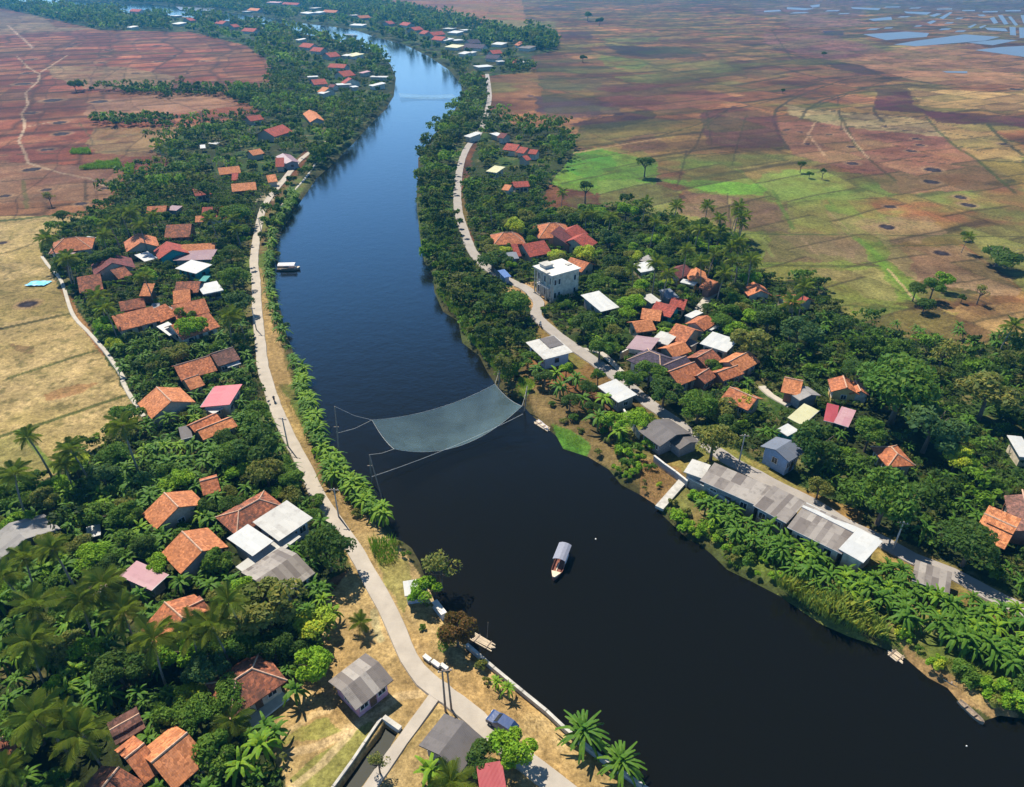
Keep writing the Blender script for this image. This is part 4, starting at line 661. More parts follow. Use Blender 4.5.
o.add([a - s, a + s, b + s, b - s, a - s - Vector((0,0,.5)), a + s - Vector((0,0,.5)), b + s - Vector((0,0,.9)), b - s - Vector((0,0,.9))], [(0,1,2,3),(4,7,6,5),(0,4,5,1),(1,5,6,2),(2,6,7,3),(3,7,4,0)])
tag(o.build('boat_ramp', CONC), 'pale concrete ramp running down to the river', 'ramp')
for q in GP('z5', [(85,455),(120,415),(150,380),(190,335)]): PROTECT.append((q.x, q.y))

# ---------------------------------------------------------------- poles, lift nets
def pole(p, ht, label, arm=True, twin=False):
    r = empty('utility_pole', (p.x, p.y, -.2), rnd.uniform(-.4, .4), label=label, cat='utility pole'); m = MB(); m.tube([(0, 0, 0), (0, 0, ht)], [.15, .1], 8); m.build('pole_shaft', CONC if not twin else WOODM, r)
    if twin: m = MB(); m.tube([(.75, 0, 0), (.6, 0, ht - .4)], [.14, .1], 8); m.build('pole_shaft', WOODM, r)
    if arm: m = MB(); m.box((.3 if twin else 0, 0, ht - .35), (1.7, .1, .12)); a = m.build('crossarm', WOODM, r); i = MB(); [i.tube([(x, 0, ht - .29), (x, 0, ht - .08)], .05, 6) for x in (-.45, .1, 1.0 if twin else .6)]; i.build('insulator', CONCP, a)
pole(G(*T_('L', 745, 392)), 8.2, 'dark twin-post utility pole standing beside road fork', True, True)
pole(G(288.3, 447), 7.0, 'slim pole by the road among trees'); pole(G(338.8, 517), 6.4, 'slim pole at bank edge near round tree'); pole(G(256.5, 330), 6.5, 'slim pole beside road opposite the banana strip'); pole(G(262, 236), 6.5, 'slim pole at the northern road by river')
pole(G(739, 462), 6.5, 'grey pole by warehouse road under brown-green tree'); pole(G(893, 549), 6.0, 'grey pole beyond the white warehouse end'); pole(G(484, 128), 7, 'distant pole beside the straight road')
NET = bpy.data.materials.new('fine_netting'); NET.use_nodes = True; nn = NET.node_tree; pb = nn.nodes['Principled BSDF']; pb.inputs['Base Color'].default_value = (.22, .36, .40, 1); pb.inputs['Roughness'].default_value = .8
tp = nn.nodes.new('ShaderNodeBsdfTransparent'); ms = nn.nodes.new('ShaderNodeMixShader'); co = objco(nn); nn.links.new(ramp(nn, noise(nn, .25, 3, co), .3, .7, .13, .22), ms.inputs[0]); nn.links.new(tp.outputs[0], ms.inputs[1]); nn.links.new(pb.outputs[0], ms.inputs[2]); nn.links.new(ms.outputs[0], nn.nodes['Material Output'].inputs[0])
def lift_net(cs, zc, sag, label, posts):
    q = [G(x, y, z) for (x, y), z in zip(cs, zc)]; c = sum(q, Vector()) / 4; c.z = 0; r = empty('lift_net', c, label=label, cat='fishing net'); n, m = 36, 14; vs = []
    def pt(u, v):
        p = q[0].lerp(q[3], u).lerp(q[1].lerp(q[2], u), v) - c; p.z -= (sag[0] + sag[1] * v) * 4 * u * (1 - u) + sag[2] * 4 * v * (1 - v); e = .8 * 4 * u * (1 - u); return p + Vector((0, e * (.5 - v), 0)) * .8
    for i in range(n + 1):
        for j in range(m + 1): vs.append(pt(i / n, j / m))
    nb = MB(); nb.add(vs, [(i * (m + 1) + j, i * (m + 1) + j + 1, (i + 1) * (m + 1) + j + 1, (i + 1) * (m + 1) + j) for i in range(n) for j in range(m)]); o = nb.build('netting', NET, r)
    for p in o.data.polygons: p.use_smooth = True
    e = MB()
    for f in (lambda t: pt(t, 0), lambda t: pt(t, 1), lambda t: pt(0, t), lambda t: pt(1, t)): e.tube([f(t / 20) for t in range(21)], .028, 5)
    e.build('edge_rope', ROPE, r)
    for corner, top in posts:
        a, b = q[corner] - c, top - c; mid = (a + b) / 2 - Vector((0, 0, (a - b).length * .06)); e = MB(); e.tube([a, mid, b], .03, 5); e.build('hoist_rope', ROPE, r)
    return r
def bamboo(b, top, label, second=None):
    r = empty('net_mast', b, label=label, cat='mast'); m = MB(); m.tube([(0, 0, -1), (top - b) * .5 + Vector((.1, 0, 0)), top - b], [.16, .13, .09], 7); m.build('mast_pole', WOODM, r)
    if second is not None: m = MB(); m.tube([second - b - Vector((0, 0, 1)), top - b], [.12, .08], 6); m.build('stay_pole', WOODM, r)
    m = MB(); m.box(((top - b) * .62)[:], (.9, .12, .12)); m.build('cross_peg', WOODM, r)
b1 = G(339, 459, -.8); t1 = b1 + Vector((.6, .6, 11.5)); bamboo(b1, t1, 'tall timber mast of the fishing net on left bank')
b2 = G(370.6, 483, -1); b2s = G(384.5, 505, -1); t2 = b2 + Vector((.8, -1.2, 7.3)); bamboo(b2, t2, 'A-frame net mast standing in the shallows', b2s)
b3 = G(498, 389, -1); t3 = b3 + Vector((.5, .8, 6)); bamboo(b3, t3, 'net mast at the far corner on green bank'); b4 = G(524, 411, -1); t4 = b4 + Vector((.6, .3, 6)); bamboo(b4, t4, 'net mast on right bank beside pale canoe')
lift_net([(372,420),(394,449),(522,406),(495,384)], (5.5, 5.5, 5, 5), (1.9, 2.2, .8), 'huge grey lift net hanging above the dark river', [(0, b1.lerp(t1, .5)), (1, t2), (2, t4), (3, t3), (0, t1)])
m = MB(); a, b = b2 + Vector((0, 0, 1.3)), G(523, 414, 1.0); m.tube([a.lerp(b, t / 10) - Vector((0, 0, 1.0 * t / 10 * (1 - t / 10) * 4 * .8)) for t in range(11)], .05, 5); tag(m.build('guy_rope', ROPE), 'pale rope stretched across river beneath the net', 'rope')
lift_net([(399,93),(401,97),(456,97),(452,94)], (.6, .6, .6, .6), (1.0, .3, .2), 'distant lift net lowered into the river bend', [])

# ---------------------------------------------------------------- boats
HULLM = plain('red_brown_deck', (.20, .07, .045), var=.35); BOWM = plain('pale_wood', (.58, .47, .34), var=.2); CANM = plain('grey_blue_canopy', (.20, .21, .26), .6, .3, .15); PALEM = plain('faded_white_paint', (.62, .58, .58), var=.2)
def hull(mb, L, W, Hh, bow=.35, n=12):
    vs = []; fs = []
    for i in range(n + 1):
        t = i / n; x = (t - .5) * L; ww = W / 2 * (min(1, .72 + t * 1.2) if t < 1 - bow else max(.04, math.cos((t - 1 + bow) / bow * math.pi / 2) ** .7)); sh = Hh + .35 * max(0, t - .6) ** 2 * 4
        vs += [(x, -ww, sh), (x, -ww * .75, 0), (x, 0, -.15), (x, ww * .75, 0), (x, ww, sh), (x, ww * .9, sh - .06), (x, ww * .7, .18), (x, -ww * .7, .18), (x, -ww * .9, sh - .06)]
    for i in range(n):
        for k in range(9): fs.append((i * 9 + k, i * 9 + (k + 1) % 9, (i + 1) * 9 + (k + 1) % 9, (i + 1) * 9 + k))
    fs += [tuple(range(9))[::-1], tuple(range(n * 9, n * 9 + 9))]; mb.add(vs, fs)
def boat(c, rz, L, W, label, canopy=(-.48, .08), hm=None, cm=None):
    r = empty('covered_boat', (c.x, c.y, -1.05), rz, label=label, cat='boat'); m = MB(); hull(m, L, W, .6); m.build('hull', hm or HULLM, r)
    m = MB(); m.box((L * .14, 0, .38), (L * .34, W * .62, .06)); m.build('deck', HULLM, r)
    m = MB(); m.add([(L * .28, -W * .42, .66), (L * .28, W * .42, .66), (L * .44, W * .2, .8), (L * .5, W * .08, .95), (L * .5, -W * .08, .95), (L * .44, -W * .2, .8)] + [(L * .28, -W * .42, .5), (L * .28, W * .42, .5), (L * .44, W * .2, .6), (L * .5, W * .08, .8), (L * .5, -W * .08, .8), (L * .44, -W * .2, .6)], [(0, 1, 2, 3, 4, 5), (11, 10, 9, 8, 7, 6)] + [(k, 6 + k, 6 + (k + 1) % 6, (k + 1) % 6) for k in range(6)]); m.build('bow_deck', BOWM, r)
    x0, x1 = canopy[0] * L, canopy[1] * L; m = MB(); prof = [(-W * .55, 1.75), (-W * .3, 2.0), (0, 2.08), (W * .3, 2.0), (W * .55, 1.75)]
    vs = [(x, y, z) for x in (x0, x1) for y, z in prof] + [(x, y, z - .07) for x in (x0, x1) for y, z in prof]; fs = []
    for k in range(4): fs += [(k, k + 1, 5 + k + 1, 5 + k), (10 + k, 15 + k, 15 + k + 1, 11 + k), (k, 10 + k, 11 + k, k + 1), (5 + k, 6 + k, 16 + k, 15 + k)]
    fs += [(0, 5, 15, 10), (4, 14, 19, 9)]; m.add(vs, fs); m.build('canopy', cm or CANM, r)
    for x in (x0 + .15, (x0 + x1) / 2, x1 - .15):
        for s in (-1, 1): m = MB(); m.tube([(x, s * W * .42, .5), (x, s * W * .5, 1.74)], .04, 6); m.build('post', WOODM, r)
    m = MB(); m.box((x0 * .35, W * .47, .72), (L * .28, .12, .3)); m.build('side_board', PALEM, r); m = MB(); m.box((L * .12, -W * .05, .5), (L * .3, .12, .1)); m.build('bench', BOWM, r); return r
a, b = G(*T_('bt', 580, 250), -1), G(*T_('bt', 420, 640), -.6); d = b - a; boat((a + b) / 2, math.atan2(d.y, d.x), 6.7, 1.85, 'covered wooden boat with grey-blue canopy mid-river')
c = G(288.5, 269.5, -1); boat(c, .06, 7.0, 2.4, 'dark moored boat with pale canopy at left bank', (-.4, .32), WOODM, PALEM)
c = G(350.5, 36, -1); boat(c, .1, 16, 5, 'dark far boat on the river bend', (-.42, .35), WOODM, CANM)
def canoe(t, x1, y1, x2, y2, label, mat):
    a, b = G(*T_(t, x1, y1), -.9), G(*T_(t, x2, y2), -.9); d = b - a; r = empty('canoe', ((a + b) / 2)[:2] + (-1.0,), math.atan2(d.y, d.x), label=label, cat='canoe'); m = MB(); hull(m, max(3.5, d.length), .85, .42, .3); m.build('canoe_hull', mat, r); m = MB(); [m.box((x, 0, .36), (.2, .7, .05)) for x in (-.8, .5)]; m.build('thwart', WOODM, r)
canoe('z3c', 838, 258, 885, 300, 'pale canoe pulled up by the net bank', PALEM); canoe('z7', 822, 452, 888, 514, 'old wooden canoe beached at right bank corner', WOODM); canoe('z7', 782, 382, 850, 418, 'weathered canoe lying on dry right bank', BOWM)
def raft(t, x1, y1, x2, y2, wd, label):
    a, b = G(*T_(t, x1, y1), -.88), G(*T_(t, x2, y2), -.88); d = b - a; L = d.length; r = empty('bamboo_raft', (a + b) / 2, math.atan2(d.y, d.x), label=label, cat='raft'); m = MB(); n = 6
    for i in range(n): y = (i / (n - 1) - .5) * wd; m.tube([(-L / 2 + rnd.uniform(-.3, .3), y, 0), (L / 2 + rnd.uniform(-.4, .4), y + rnd.uniform(-.1, .1), 0)], .1, 6)
    m.build('raft_poles', BOWM, r); m = MB(); [m.box((x, 0, .12), (.12, wd + .3, .08)) for x in (-L * .3, L * .3)]; m.build('cross_bar', WOODM, r)
raft('z4b', 885, 595, 985, 650, 1.2, 'broken bamboo raft floating under the reddish tree'); raft('z7', 600, 288, 640, 318, 1.4, 'small bamboo raft at the reed bank end'); raft('X', 70, 520, 125, 555, 1.2, 'bamboo landing raft beside the pale canoe')
m = MB(); p = G(*T_('z4b', 955, 605), -1); m.tube([p + Vector((0, 0, -.5)), p + Vector((.2, .3, 3.0))], [.07, .04], 6); tag(m.build('mooring_stake', WOODM), 'thin stake rising from water beside bamboo raft', 'stake')
m = MB(); p = G(38.6, 283.7); n = 8; vs = [(p.x + (i / n - .5) * 5.6 + .5 * (j / 4 - .5), p.y + (j / 4 - .5) * 3.4, .1 + .25 * rnd.random()) for i in range(n + 1) for j in range(5)]; m.add(vs + [(x, y, z - .06) for x, y, z in vs], [(i * 5 + j, (i + 1) * 5 + j, (i + 1) * 5 + j + 1, i * 5 + j + 1) for i in range(n) for j in range(4)]); tag(m.build('tarpaulin', plain('cyan_tarp', (.05, .42, .72), .5, .4, .15)), 'bright cyan tarpaulin spread on the dry field', 'tarpaulin')

# ---------------------------------------------------------------- vehicles and people
CARM = plain('dark_blue_car_paint', (.03, .06, .16), .25, .6, .1); TYRE = BLACK
def car(c, rz, label, mat):
    r = empty('parked_car', (c.x, c.y, .07), rz, label=label, cat='car'); L, W = 3.9, 1.65; prof = [(-L/2, .45), (-L/2 + .05, .8), (-L/2 + .35, .95), (-.9, 1.0), (-.25, 1.5), (1.35, 1.5), (1.85, .95), (L/2, .85), (L/2, .4), (-L/2 + .1, .3)]
    n = len(prof); ins = [1, 1, 1, .98, .84, .84, .96, 1, 1, 1]; vs = [(x, s * W / 2 * k, z) for s in (-1, 1) for (x, z), k in zip(prof, ins)]; m = MB(); m.add(vs, [tuple(range(n))[::-1], tuple(range(n, 2 * n))] + [(i, (i + 1) % n, n + (i + 1) % n, n + i) for i in range(n)]); m.build('body', mat, r)
    m = MB(); m.add([(-.86, -.62, 1.04), (-.86, .62, 1.04), (-.30, .6, 1.47), (-.30, -.6, 1.47)], [(0, 1, 2, 3)]); w_ = m.build('windscreen', GLASS, r); w_.location = (-.02, 0, .02)
    for x in (-1.25, 1.2):
        for s in (-1, 1): m = MB(); m.tube([(x, s * .74, .32), (x, s * .86, .32)], .32, 14); wh = m.build('wheel', TYRE, r); k = MB(); k.tube([(x, s * .861, .32), (x, s * .875, .32)], .17, 10); k.build('rim', STEEL, wh)
    for s in (-1, 1): m = MB(); m.box((-L / 2 - .01, s * .55, .7), (.06, .34, .16)); m.build('headlight', FRAME, r)
car(G(*T_('z6', 268, 474)), math.atan2(-.75, .66) + .25, 'dark blue car parked under the bright green tree', CARM)
def person_mesh(mat, sit=False):
    v = [(0,0,.95),(0,0,1.2),(0,0,1.42),(0,0,1.55),(0,0,1.66),(-.1,0,.9),(.1,0,.9),(-.11,.03,.48),(.11,.03,.48),(-.11,0,.05),(.11,0,.05),(-.2,0,1.4),(.2,0,1.4),(-.27,.02,1.12),(.27,.02,1.12),(-.26,-.06,.88),(.26,-.06,.88),(-.11,-.12,.03),(.11,-.12,.03)]
    if sit: v[7], v[8], v[9], v[10], v[17], v[18] = (-.14,-.4,.88), (.14,-.4,.88), (-.15,-.35,.45), (.15,-.35,.45), (-.15,-.46,.42), (.15,-.46,.42); v[13], v[14], v[15], v[16] = (-.28,-.15,1.15), (.28,-.15,1.15), (-.24,-.42,1.1), (.24,-.42,1.1)
    e = [(0,1),(1,2),(2,3),(3,4),(0,5),(0,6),(5,7),(6,8),(7,9),(8,10),(2,11),(2,12),(11,13),(12,14),(13,15),(14,16),(9,17),(10,18)]; rad = [.16,.15,.15,.06,.11,.1,.1,.065,.065,.05,.05,.07,.07,.05,.05,.04,.04,.04,.04]
    me = bpy.data.meshes.new('person'); me.from_pydata(v, e, []); o = bpy.data.objects.new('person', me); link(o); me.materials.append(mat)
    md = o.modifiers.new('skin', 'SKIN'); sv = me.skin_vertices[0].data
    for i, x in enumerate(rad): sv[i].radius = (x, x)
    sv[0].use_root = True; o.modifiers.new('sub', 'SUBSURF').render_levels = 1; return o
SKIN = plain('brown_skin', (.22, .12, .07), var=.1); SH1 = plain('dark_shirt', (.05, .05, .07), var=.2); SH2 = plain('white_shirt', (.5, .5, .48), var=.2)
def rider(c, rz, label, plabel, shirt):
    r = empty('motorbike', (c.x, c.y, .1), rz, label=label, cat='motorbike')
    for y in (-.62, .62):
        m = MB(); m.tube([(-.05, y, .3), (.05, y, .3)], .3, 14); m.build('wheel', TYRE, r)
    m = MB(); m.tube([(0, -.6, .55), (0, -.3, .62), (0, .2, .6), (0, .75, .75)], [.07, .15, .17, .06], 8); m.tube([(0, -.62, .3), (0, -.5, .95)], .05, 6); m.build('body', CARM, r); m = MB(); m.box((0, .28, .8), (.26, .7, .1)); m.build('seat', BLACK, r); m = MB(); m.tube([(-.33, -.46, 1.0), (.33, -.46, 1.0)], .025, 6); m.build('handlebar', STEEL, r)
    p = person_mesh(shirt, True); p.location = (c.x, c.y, .02); p.rotation_euler = (0, 0, rz); p.location += Matrix.Rotation(rz, 3, 'Z') @ Vector((0, .15, 0)); tag(p, plabel, 'person')
rider(G(274.5, 402), R(200), 'dark motorbike on left bank road', 'person in dark shirt riding on left bank road', SH1); rider(G(540.5, 327), R(20), 'motorbike on lane before the white villa', 'person in pale shirt riding near white villa', SH2)
p = person_mesh(SH1); q = G(489.3, 97); p.location = (q.x, q.y, .08); p.rotation_euler.z = 1.2; tag(p, 'distant person walking on the straight road', 'person')
FLO = plain('floating_foam', (.6, .6, .58), var=.2)
for i, (x, y) in enumerate([T_('bt', 960, 115), T_('z7', 842, 588)]):
    m = MB(); c = G(x, y, -.98); nv = 7; s = .09 if i else .13; m.add([(c.x + s * math.cos(k * 6.283 / nv) * rnd.uniform(.6, 1.2), c.y + s * math.sin(k * 6.283 / nv) * rnd.uniform(.6, 1.2), z) for z in (-1.02, -.9) for k in range(nv)], [tuple(range(nv, 2 * nv))] + [(k, (k + 1) % nv, nv + (k + 1) % nv, nv + k) for k in range(nv)]); tag(m.build('floating_scrap', FLO), 'small pale scrap floating on dark water', 'scrap', 'scraps floating on the river')
# ---------------------------------------------------------------- plants
def crown_pts(n, lobes, seed, squash=.8):
    g = np.random.default_rng(seed); cen = g.normal(size=(lobes, 3)); cen /= np.linalg.norm(cen, axis=1)[:, None]; cen[:, 2] = np.abs(cen[:, 2]) * 1.05 - .42; cen *= (.42 + .42 * g.random((lobes, 1))); rad = .20 + .28 * g.random(lobes)
    li = g.integers(0, lobes, n); d = g.normal(size=(n, 3)); d /= np.linalg.norm(d, axis=1)[:, None]; d[:, 2] = np.where(d[:, 2] < -.3, -d[:, 2], d[:, 2])
    p = cen[li] + d * (rad[li] * (.62 + .42 * g.random(n) ** .5))[:, None]; p[:, 2] *= squash; return p, d, g
def leaf_quads(p, d, g, size, jit=.8):
    n = len(p); nrm = d + g.normal(size=(n, 3)) * jit; nrm[:, 2] += .35; nrm /= np.linalg.norm(nrm, axis=1)[:, None]
    t = np.cross(nrm, g.normal(size=(n, 3))); t /= np.linalg.norm(t, axis=1)[:, None] + 1e-9; b = np.cross(nrm, t); s = (size * (.55 + .9 * g.random(n)))[:, None]
    dn = np.array([0, 0, -.25]) * s
    return np.stack([p - t * s, p - b * s * .55 + dn * .3, p + t * s + dn, p + b * s * .55 + dn * .3], 1).reshape(-1, 3)
CROWN = []
for sd, (n, lb, sz, sq) in enumerate([(3200, 11, .075, .85), (3200, 14, .07, .8), (2800, 9, .08, .95), (3400, 16, .065, .72), (2700, 8, .078, 1.05), (3200, 13, .072, .8)]):
    p, d, g = crown_pts(n, lb, 40 + sd, sq); CROWN.append(np_mesh('crown_leaves', leaf_quads(p, d, g, sz), 4, LEAF['deep green']))
p, d, g = crown_pts(620, 12, 77, .9); SPARSE = np_mesh('sparse_leaves', leaf_quads(p, d, g, .075), 4, LEAF['olive'])
p, d, g = crown_pts(2300, 15, 91, .36); UMB = np_mesh('umbrella_leaves', leaf_quads(p, d, g, .075, .5), 4, LEAF['dark green'])
SMALL = []
for sd in range(4):
    p, d, g = crown_pts(700, 7, 120 + sd, .85); SMALL.append(np_mesh('shrub_leaves', leaf_quads(p, d, g, .13), 4, LEAF['deep green']))
def trunk_mesh(seed, limbs=5):
    g = random.Random(seed); m = MB(); m.tube([(0, 0, -.08), (.01, 0, .2), (g.uniform(-.03, .03), 0, .55)], [.055, .04, .03], 7)
    for i in range(limbs):
        a = i * 6.283 / limbs + g.uniform(-.4, .4); l = g.uniform(.3, .48); m.tube([(0, 0, .38 + .03 * i), (math.cos(a) * l * .5, math.sin(a) * l * .5, .6), (math.cos(a) * l, math.sin(a) * l, .8)], [.024, .017, .007], 5)
    return m.mesh('trunk_and_limbs', BARK)
TRUNK = [trunk_mesh(s) for s in range(3)]; TWIGGY = trunk_mesh(9, 11)
def frond_verts(L, droop, g, wd=.7, nl=24):
    """one pinnate frond along +x: rachis plus drooping leaflets"""
    q = []; P0 = lambda t: np.array([L * (t - .22 * t * t * droop), 0, L * (.42 * t - .62 * droop * t * t)])
    for i in range(5): a, b = P0(i / 5), P0((i + 1) / 5); wv = np.array([0, .035, 0]); q += [a - wv, a + wv, b + wv, b - wv]
    for i in range(nl):
        t = .12 + .86 * i / nl; a = P0(t); l = wd * (math.sin(math.pi * min(1, t * .85 + .12)) * .9 + .25)
        for s in (-1, 1):
            tip = a + np.array([l * .55, s * l * .85, -l * (.45 + .3 * g.random())]); w_ = np.array([.06, 0, .012]) * L / 3.5; q += [a - w_, a + w_, tip + w_ * .4, tip - w_ * .3]
    return np.array(q)
def rosette(fn, n, g, tilt, up):
    out = []
    for i in range(n):
        v = fn(i); a = i * 2.39996 + g.uniform(-.25, .25); e = tilt[0] + (tilt[1] - tilt[0]) * i / max(1, n - 1) + g.uniform(-.12, .12)
        M = np.array((Matrix.Rotation(a, 3, 'Z') @ Matrix.Rotation(-e, 3, 'Y'))); v = v @ M.T; v[:, 2] += up; out.append(v)
    return np.concatenate(out)
PALM = []
for sd in range(4):
    g = random.Random(300 + sd); v = rosette(lambda i: frond_verts(3.5 * g.uniform(.85, 1.1), g.uniform(.8, 1.25), g), 19, g, (1.15, -.45), 0); PALM.append(np_mesh('fronds', v, 4, PALML))
def palm_trunk(seed):
    g = random.Random(seed); m = MB(); bx, by = g.uniform(-.9, .9), g.uniform(-.9, .9); pts = [(bx * t * t, by * t * t, 8 * t - .2 * (t == 0)) for t in (0, .1, .3, .55, .8, 1)]; m.tube(pts, [.24, .17, .15, .13, .12, .13], 7); return m.mesh('palm_trunk', PALMBARK), Vector((bx, by, 8))
PTR = [palm_trunk(s) for s in range(4)]
def banana_leaf(L, wd, droop):
    q = []; P0 = lambda t: np.array([L * (t - .30 * t * t * droop), 0, L * (.75 * t - 1.0 * droop * t * t)]); W = lambda t: wd * (math.sin(math.pi * (t * .93 + .04)) ** .6) * (t > .06) + .03
    n = 6
    for i in range(n):
        a, b = i / n, (i + 1) / n; A0, B0 = P0(a), P0(b)
        for s in (-1, 1): q += [A0, B0, B0 + np.array([0, s * W(b), -.3 * W(b)]), A0 + np.array([0, s * W(a), -.3 * W(a)])]
    return np.array(q)
BAN = []
for sd in range(5):
    g = random.Random(500 + sd); v = rosette(lambda i: banana_leaf(2.5 * g.uniform(.7, 1.15), g.uniform(.13, .20), g.uniform(.7, 1.5)), 18, g, (1.2, -.05), 1.7); BAN.append(np_mesh('banana_leaves', v, 4, BANL))
g = random.Random(77); LUSH = np_mesh('arching_leaves', rosette(lambda i: banana_leaf(2.3 * g.uniform(.7, 1.2), g.uniform(.07, .12), g.uniform(.7, 1.5)), 48, g, (1.5, .35), .5), 4, BANL)
m = MB(); m.tube([(0, 0, -.15), (.03, 0, 1), (0, .04, 2.05)], [.17, .13, .07], 7); BST = m.mesh('banana_stem', BSTEM)

def put(mesh, name, parent, loc=(0, 0, 0), sc=1, rz=0, mat=None):
    o = link(bpy.data.objects.new(name, mesh)); o.parent = parent; o.location = loc; o.scale = (sc, sc, sc) if not isinstance(sc, tuple) else sc; o.rotation_euler = (0, 0, rz)
    if mat is not None: o.material_slots[0].link = 'OBJECT'; o.material_slots[0].material = mat
    return o
PLANTS = []                                                     # (kind, object, x, y, size, tone, height)
def tree(x, y, Rr, tone, ht, mesh=None, name='broadleaf_tree', label=None, trunk=None, i=None):
    t = empty(name, (x, y, 0), rnd.uniform(0, 6.28)); t['category'] = 'tree'; i = rnd.randrange(6) if i is None else i
    put(trunk or TRUNK[i % 3], 'trunk', t, (0, 0, 0), (max(ht * .8, Rr * 1.6), max(ht * .8, Rr * 1.6), ht * 1.0))
    put(mesh or CROWN[i], 'crown', t, (0, 0, ht - Rr * .62), (Rr * rnd.uniform(.92, 1.25), Rr * rnd.uniform(.92, 1.25), Rr * rnd.uniform(.85, 1.15)), 0, LEAF[tone])
    PLANTS.append(['tree', t, x, y, Rr, tone, ht, label]); return t
def palm(x, y, s, ht, label=None):
    t = empty('coconut_palm', (x, y, 0), rnd.uniform(0, 6.28)); t['category'] = 'palm tree'; k = rnd.randrange(4); f = ht / 8
    me, top = PTR[k]; put(me, 'trunk', t, (0, 0, 0), (f, f, f)); put(PALM[rnd.randrange(4)], 'crown', t, top * f, s, rnd.uniform(0, 6)); PLANTS.append(['palm', t, x, y, s * 3, 'green', ht, label]); return t
def lush(x, y, s, label):
    t = empty('pandan_plant', (x, y, 0), 0); t['category'] = 'plant'; put(BST, 'stem', t, (0, 0, 0), s * .6); put(LUSH, 'leaves', t, (0, 0, 0), s * 1.15, 0, BANL); PLANTS.append(['banana', t, x, y, s * 2, 'bright', s * 3, label]); return t
def banana(x, y, s, bright, label=None):
    t = empty('banana_plant', (x, y, 0), rnd.uniform(0, 6.28)); t['category'] = 'banana plant'; put(BST, 'stem', t, (0, 0, 0), s); put(BAN[rnd.randrange(5)], 'leaves', t, (0, 0, 0), s, rnd.uniform(0, 6), BANB if bright else BANL); PLANTS.append(['banana', t, x, y, s * 2, 'bright' if bright else 'deep', s * 3, label]); return t
def shrub(x, y, Rr, tone, label=None):
    o = put(SMALL[rnd.randrange(4)], 'shrub', None, (x, y, Rr * .42), (Rr, Rr, Rr * .95), rnd.uniform(0, 6), LEAF[tone]); o['category'] = 'shrub'; PLANTS.append(['shrub', o, x, y, Rr, tone, Rr, label]); return o
def ptree(px, py, rp, tone, label, kind='round', hf=1.75):
    """a tree surveyed one by one: crown centre and radius as seen"""
    z = 3.0
    for _ in range(4): c = G(px, py, z); k = PX(c.x, c.y, z)[2]; Rr = rp / k; ht = Rr * hf; z = ht - Rr * .5
    if kind == 'umbrella': ht = Rr * 1.25; c = G(px, py, ht * .8)
    me = {'umbrella': UMB, 'sparse': SPARSE}.get(kind); tree(c.x, c.y, Rr, tone, ht, me, 'umbrella_tree' if kind == 'umbrella' else 'bare_branched_tree' if kind == 'sparse' else 'broadleaf_tree', label, TWIGGY if kind == 'sparse' else None)
